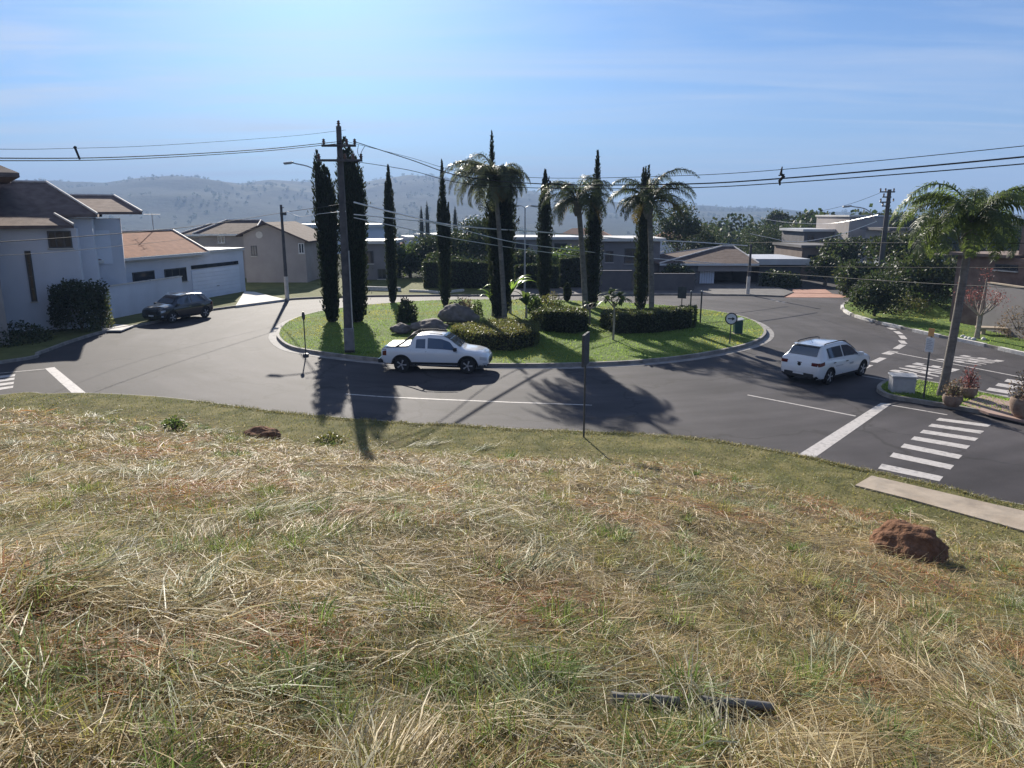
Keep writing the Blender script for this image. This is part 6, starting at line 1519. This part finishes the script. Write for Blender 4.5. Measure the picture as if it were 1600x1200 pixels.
def narrow_sign(root, h): B = MB(); B.lathe([(.19, -.012), (.19, .012)], n=20); B.v = [(v[2], v[0]*.9, v[1]+h-.2) for v in B.v]; part('board', B, 'sign_back', root)
def foot(root, h): narrow_sign(root, h); f = MB(); f.lathe([(.14, -.02), (.13, .10), (.05, .13)], n=14); part('foot', f, 'dark_metal', root, smooth=True)
tsign(b, ztop(487, b.y)-.02, 'round sign seen edge-on at the left kerb of the roundabout', foot, r=.028, rz=R(38))
b = G(1140, 537, .15)
def round_sign(root, h):
    zc = h-.28
    for rad, t, m_, nm in ((.30, .0, 'sign_black', 'board'), (.245, .012, 'sign_white', 'face')):
        B = MB(); B.lathe([(rad, -.008), (rad, .008)], n=28); B.v = [(v[0], v[2]-.03-t, v[1]+zc) for v in B.v]; part(nm, B, m_, root)
    a = MB(); a.slab([(-.16, -.053, zc-.03), (.04, -.053, zc-.03), (.04, -.053, zc-.09), (.18, -.053, zc+.0), (.04, -.053, zc+.09), (.04, -.053, zc+.03), (-.16, -.053, zc+.03)], .006, (0, 1, 0)); part('arrow', a, 'sign_black', root)
tsign(b, ztop(489, b.y)-.15, 'round white sign with dark ring and arrow at the right tip of the roundabout', round_sign, r=.025, rz=R(-14))
b = G(1152, 521, .15); root = empty('litter_bin', b, 'dark green litter bin with pale top beside the round sign', 'litter bin'); H = ztop(498, b.y)-.15
m_ = MB(); m_.box(-.20, .22, -.20, .20, .03, H-.08); part('bin_body', m_, 'bin_green', root, bevel=.02)
m_ = MB(); m_.slab([(-.24, -.24, H-.08), (.26, -.24, H+.0), (.26, .24, H+.05), (-.24, .24, H-.03)], .05); part('lid', m_, 'galv', root)
m_ = MB(); m_.box(-.24, .24, -.24, .24, -.02, .028); part('foot', m_, 'concrete', root)
b = G(1064, 497, .15); tsign(b, ztop(447, b.y)-.15, 'square grey sign on a post behind the rectangular hedge', box_board('board', 'sign_back', -.27, .27, -.045, -.031, -.75, -.05), r=.03, rz=R(-30))
b = G(1078, 496, .15); root = empty('metal_post', b, 'bare metal post right of the square grey sign', 'post'); m_ = MB(); m_.tube([(0, 0, -.05), (0, 0, ztop(456, b.y)-.15)], .04, 8); part('shaft', m_, 'dark_metal', root, smooth=True); m_ = MB(); m_.lathe([(.055, 0), (.055, .05), (.02, .07)], (0, 0, ztop(456, b.y)-.15), 8); part('cap', m_, 'galv', root)
b = G(1094, 504, .15); root = empty('metal_post', b, 'tallest bare metal post at the end of the rectangular hedge', 'post'); m_ = MB(); m_.tube([(0, 0, -.05), (0, 0, ztop(456, b.y)-.15)], .045, 8); part('shaft', m_, 'dark_metal', root, smooth=True); m_ = MB(); m_.lathe([(.06, 0), (.06, .05), (.02, .07)], (0, 0, ztop(456, b.y)-.15), 8); part('cap', m_, 'galv', root)
b = G(1443, 622, .13)
def white_sign(root, h):
    B = MB(); B.box(-.14, .14, -.05, -.03, h-.80, h-.30); o = part('board', B, 'sign_white', root, bevel=.005); B = MB()
    for k in range(6): B.box(-.10, .10 if k % 2 else .05, -.056, -.051, h-.40-.06*k, h-.375-.06*k)
    part('lettering', B, 'box_grey', o); B = MB(); B.box(-.10, .10, -.05, -.03, h-.25, h+.02); part('top_plate', B, 'sign_orange', root, bevel=.005)
tsign(b, ztop(514, b.y)-.13, 'narrow white plate with an orange top plate on a dark post by the cabinet', white_sign, r=.032, rz=R(-58))
b = G(1408, 611, .13); root = empty('utility_cabinet', b, 'low grey concrete cabinet with flat lid on the median grass', 'cabinet', rz=R(-14))
m_ = MB(); m_.box(-.38, .38, -.30, .30, -.03, .55); part('cabinet_body', m_, 'box_grey', root, bevel=.01); m_ = MB(); m_.box(-.43, .43, -.35, .35, .553, .61); part('lid', m_, 'box_grey', root, bevel=.01); m_ = MB(); m_.box(-.3, .3, -.312, -.301, .06, .48); part('access_panel', m_, 'box_grey', root, bevel=.004)
def planter(px, py, w, h, label, ph, mat, n):
    b = G(px, py, .15); root = empty('planter', b, label, 'planter'); r = w/2
    m = MB(); m.lathe([(r*.62, 0), (r*.9, h*.35), (r, h*.75), (r*.93, h), (r*.80, h), (r*.78, h*.9), (0.02, h*.88)], n=22); part('pot', m, 'terracotta', root, smooth=True)
    u = unit(n); u[:, 2] = np.abs(u[:, 2])+.1; c = u*np.array([r*1.15, r*1.15, ph])*(.35+.7*rng.random((n, 1)))+np.array([0, 0, h*.95]); pl_ = cloud('foliage', M[mat], c, rng.uniform(.05, .12, n), root, aspect=.45)
    s = MB()
    for k in range(7): a = k*.9; s.tube([(0, 0, h*.85), (r*.3*math.cos(a), r*.3*math.sin(a), h+ph*.4), (r*.8*math.cos(a), r*.8*math.sin(a), h+ph*.8)], [.02, .014, .006], 5)
    part('stem', s, 'bark', pl_, smooth=True)
planter(1487, 634, .62, .36, 'round stone planter of green and dry leaves nearest the grey cabinet', .55, 'leaf_dry', 500)
planter(1512, 620, .58, .34, 'round stone planter holding a reddish bush at the edge of the pink paving', .75, 'leaf_red', 420)
planter(1601, 652, .95, .62, 'large brown planter with dry stems cut off by the right picture edge', .95, 'leaf_dry', 700)

# ------------------------------------------------------------------ overhead cables
GC = 'overhead cables'
def cable(label, pts, r=.018, mat='cable', sag=False):
    """pts: (picture x, y, distance) of points along a hanging cable"""
    w = [P(a, b, c) for a, b, c in pts]; m = MB(); m.tube(spline(w, 8), r, 5); o = part('power_cable', m, mat, None, smooth=True); return tag(o, label, 'cable', GC)
YP = PB.y-.2
cable('upper of the paired thick cables leaving the pole to the left edge', [(532, 221, YP), (400, 234, 31), (200, 245, 26), (0, 247, 21), (-300, 240, 17)], .016)
cable('lower of the paired thick cables leaving the pole to the left edge', [(532, 224, YP+.1), (400, 237, 31.1), (200, 248.5, 26.1), (0, 251, 21.1), (-300, 246, 17)], .014)
cable('thin highest cable at the left, above the paired thick ones', [(540, 203, YP), (450, 213, 32), (250, 227, 27), (100, 232, 24), (0, 233, 21), (-300, 228, 17)], .007)
cable('thin topmost cable sweeping from the pole to the right edge', [(545, 222, YP), (640, 246, 31), (720, 268, 28.5), (850, 278, 25.5), (1050, 275, 21.5), (1220, 265, 19), (1600, 228, 14.5), (1900, 190, 12)], .008)
cable('thick middle cable carrying the spacers from the pole to the right edge', [(556, 222, YP), (640, 249, 31), (720, 275, 28.5), (850, 287.5, 25.5), (1050, 288, 21.5), (1220, 279, 19), (1600, 245, 14.5), (1900, 208, 12)], .017)
cable('lowest of the three cables sweeping from the pole to the right edge', [(553, 252, YP), (640, 266, 31), (720, 286, 28.5), (850, 294, 25.5), (1050, 294, 21.5), (1220, 286, 19), (1600, 256, 14.5), (1900, 224, 12)], .012)
cable('bright upper telephone cable sagging right from the pole across the trees', [(553, 316, YP), (610, 331, 35.5), (690, 349, 39), (760, 357, 43), (840, 362, 47), (960, 372, 52), (1080, 378, 55), (1168, 384, 58)], .036, 'cable_glare')
cable('second telephone cable meeting the bright one behind the slender cypress', [(553, 335, YP), (620, 342, 35.5), (690, 351, 39), (800, 378, 44), (900, 391, 49), (1000, 402, 53), (1168, 415, 58)], .024, 'cable_glare')
cable('lowest telephone cable falling right from the pole past the white box house', [(553, 340, YP), (620, 354, 35.5), (700, 371, 40), (800, 387, 45), (900, 400, 50)], .02, 'cable_glare')
cable('telephone cable between the tall pole and the slim left post', [(540, 318, YP), (500, 324, 42), (470, 328, 50), (449, 331, 56.5)], .018)
cable('slack lower cable between the tall pole and the slim left post', [(540, 330, YP), (500, 334, 42), (468, 338, 50), (449, 330, 56.4)], .014, 'cable_glare')
cable('dark cable from the slim left post across the big white house to the left edge', [(449, 331, 56.3), (330, 350, 45), (230, 361, 38), (120, 370, 32), (0, 378, 27), (-200, 388, 22)], .016)
cable('faint lower cable across the white wall at the left edge', [(449, 350, 56.3), (300, 372, 45), (200, 383, 38), (100, 393, 32), (0, 399, 27), (-200, 405, 22)], .009)
cable('slack bright cable dipping left from the far utility pole', [(1370, 346, 59.7), (1310, 367, 59), (1245, 378, 58.5), (1200, 371, 58.2), (1172, 365, 58)], .022, 'cable_glare')
cable('upper bright cable running behind the far utility pole over the valley', [(1178, 336, 75), (1200, 343, 73), (1240, 348, 70), (1300, 349, 66), (1372, 336, 60)], .018, 'cable_glare')
cable('thin wire from the far utility pole down to the valley on the left', [(1374, 302, 59.7), (1330, 318, 62), (1280, 330, 66), (1200, 342, 74)], .014)
cable('upper dark wire level across the green median palm', [(1168, 379, 40), (1300, 379, 33), (1400, 379.5, 29), (1600, 380, 23), (1800, 378, 19)], .013)
cable('middle dark wire level across the median palm trunk', [(1168, 416, 45), (1300, 417, 38), (1450, 418, 31), (1600, 418, 26), (1800, 416, 22)], .012)
cable('lowest dark wire across the pruned tree and the grey garden wall', [(1168, 424, 57), (1300, 433, 42), (1420, 441, 32), (1600, 450, 24), (1800, 456, 20)], .015)
def spacer(px, py, Y, h, label):
    c = P(px, py, Y); m = MB(); k = h/40*Y/20*.62
    m.tube([c+Vector((0, 0, .38*k)), c+Vector((-.02, 0, .1*k)), c+Vector((.05, 0, -.02*k)), c+Vector((-.04, 0, -.2*k)), c+Vector((-.02, 0, -.38*k))], [.025*k, .06*k, .085*k, .06*k, .035*k], 7)
    m.tube([c+Vector((-.12*k, 0, .02*k)), c+Vector((.12*k, 0, .06*k))], .03*k, 6); o = part('cable_spacer', m, 'plastic', None, smooth=True); tag(o, label, 'cable spacer')
spacer(1221, 275, 19, 40, 'dark insulating spacer clipped on the cables in the open sky at the right')
spacer(858, 284, 25.4, 24, 'dark insulating spacer on the cables next to the smooth pointed cypress tip')
def peg():
    c = P(121, 240, 23.5); m = MB(); m.tube([c+Vector((-.05, 0, .17)), c+Vector((.05, 0, -.17))], [.035, .03], 7); m.tube([c+Vector((-.07, 0, .19)), c+Vector((-.03, 0, .16))], .05, 7); tag(part('cable_spacer', m, 'plastic', None, smooth=True), 'small spacer bar joining the thin and paired cables at the left', 'cable spacer')
peg()

# ------------------------------------------------------------------ small things in the cut grass
def termite(px, py, w, h, label, seed):
    p = L_hit(px, py); d = (p-Vector((0, 0, CAMZ))).length; m = d/FPX
    rock('termite_mound', (p.x, p.y, p.z+h*m*.12), (w*m/2*1.0, w*m*.48, h*m*.60), label, .3, 'mound', seed, 'mound', None, 5, .22)
termite(1418, 868, 96, 58, 'red earth termite mound in the cut grass below the concrete pavement', 3)
termite(410, 686, 52, 26, 'small dark termite mound in the cut grass near the road at the left', 8)
def pipe():
    a = L_hit(955, 1098); b_ = L_hit(1060, 1104); c = L_hit(1095, 1106); d = L_hit(1205, 1112)
    root = empty('drain_pipe', a, 'dark plastic pipe half buried in the cut grass at the bottom', 'pipe')
    for p, q in ((a, b_), (c, d)):
        m = MB(); p, q = p-a+Vector((0, 0, .030)), q-a+Vector((0, 0, .026)); m.tube([p, p.lerp(q, .5)+Vector((0, 0, .008)), q], .025, 12); m.tube([p-(q-p)*.001, p+(q-p)*.08], .030, 12); part('pipe_length', m, 'pipe', root, smooth=True)
pipe()
def weed(px, py, label, w=.45, h=.3, mat='leaf_mid', n=160, lf=.09):
    p = L_hit(px, py); shrub((p.x, p.y, p.z-.02), h, w, label, mat, n, lf, name='weed', cat='weed', stems=4)
weed(272, 672, 'leafy green weed standing in the hay left of the small dark mound', .7, .42, 'leaf_mid', 260)
weed(515, 690, 'flat grey green weed in the hay below the cypress shadows', .9, .25, 'leaf_olive', 260)

# ------------------------------------------------------------------ the air
def haze():
    b = MB(); b.box(-6500, 6500, -300, 6500, -60, 330); m = bpy.data.materials.new('haze'); m.use_nodes = True; nt = m.node_tree; nt.nodes.clear()
    o = nt.nodes.new('ShaderNodeOutputMaterial'); v = nt.nodes.new('ShaderNodeVolumePrincipled')
    v.inputs['Color'].default_value = (0.38, 0.55, 0.86, 1); v.inputs['Density'].default_value = 0.00036; v.inputs['Anisotropy'].default_value = 0.0
    nt.links.new(v.outputs[0], o.inputs['Volume']); h = b.build('haze', m); tag(h, kind='stuff')
haze()
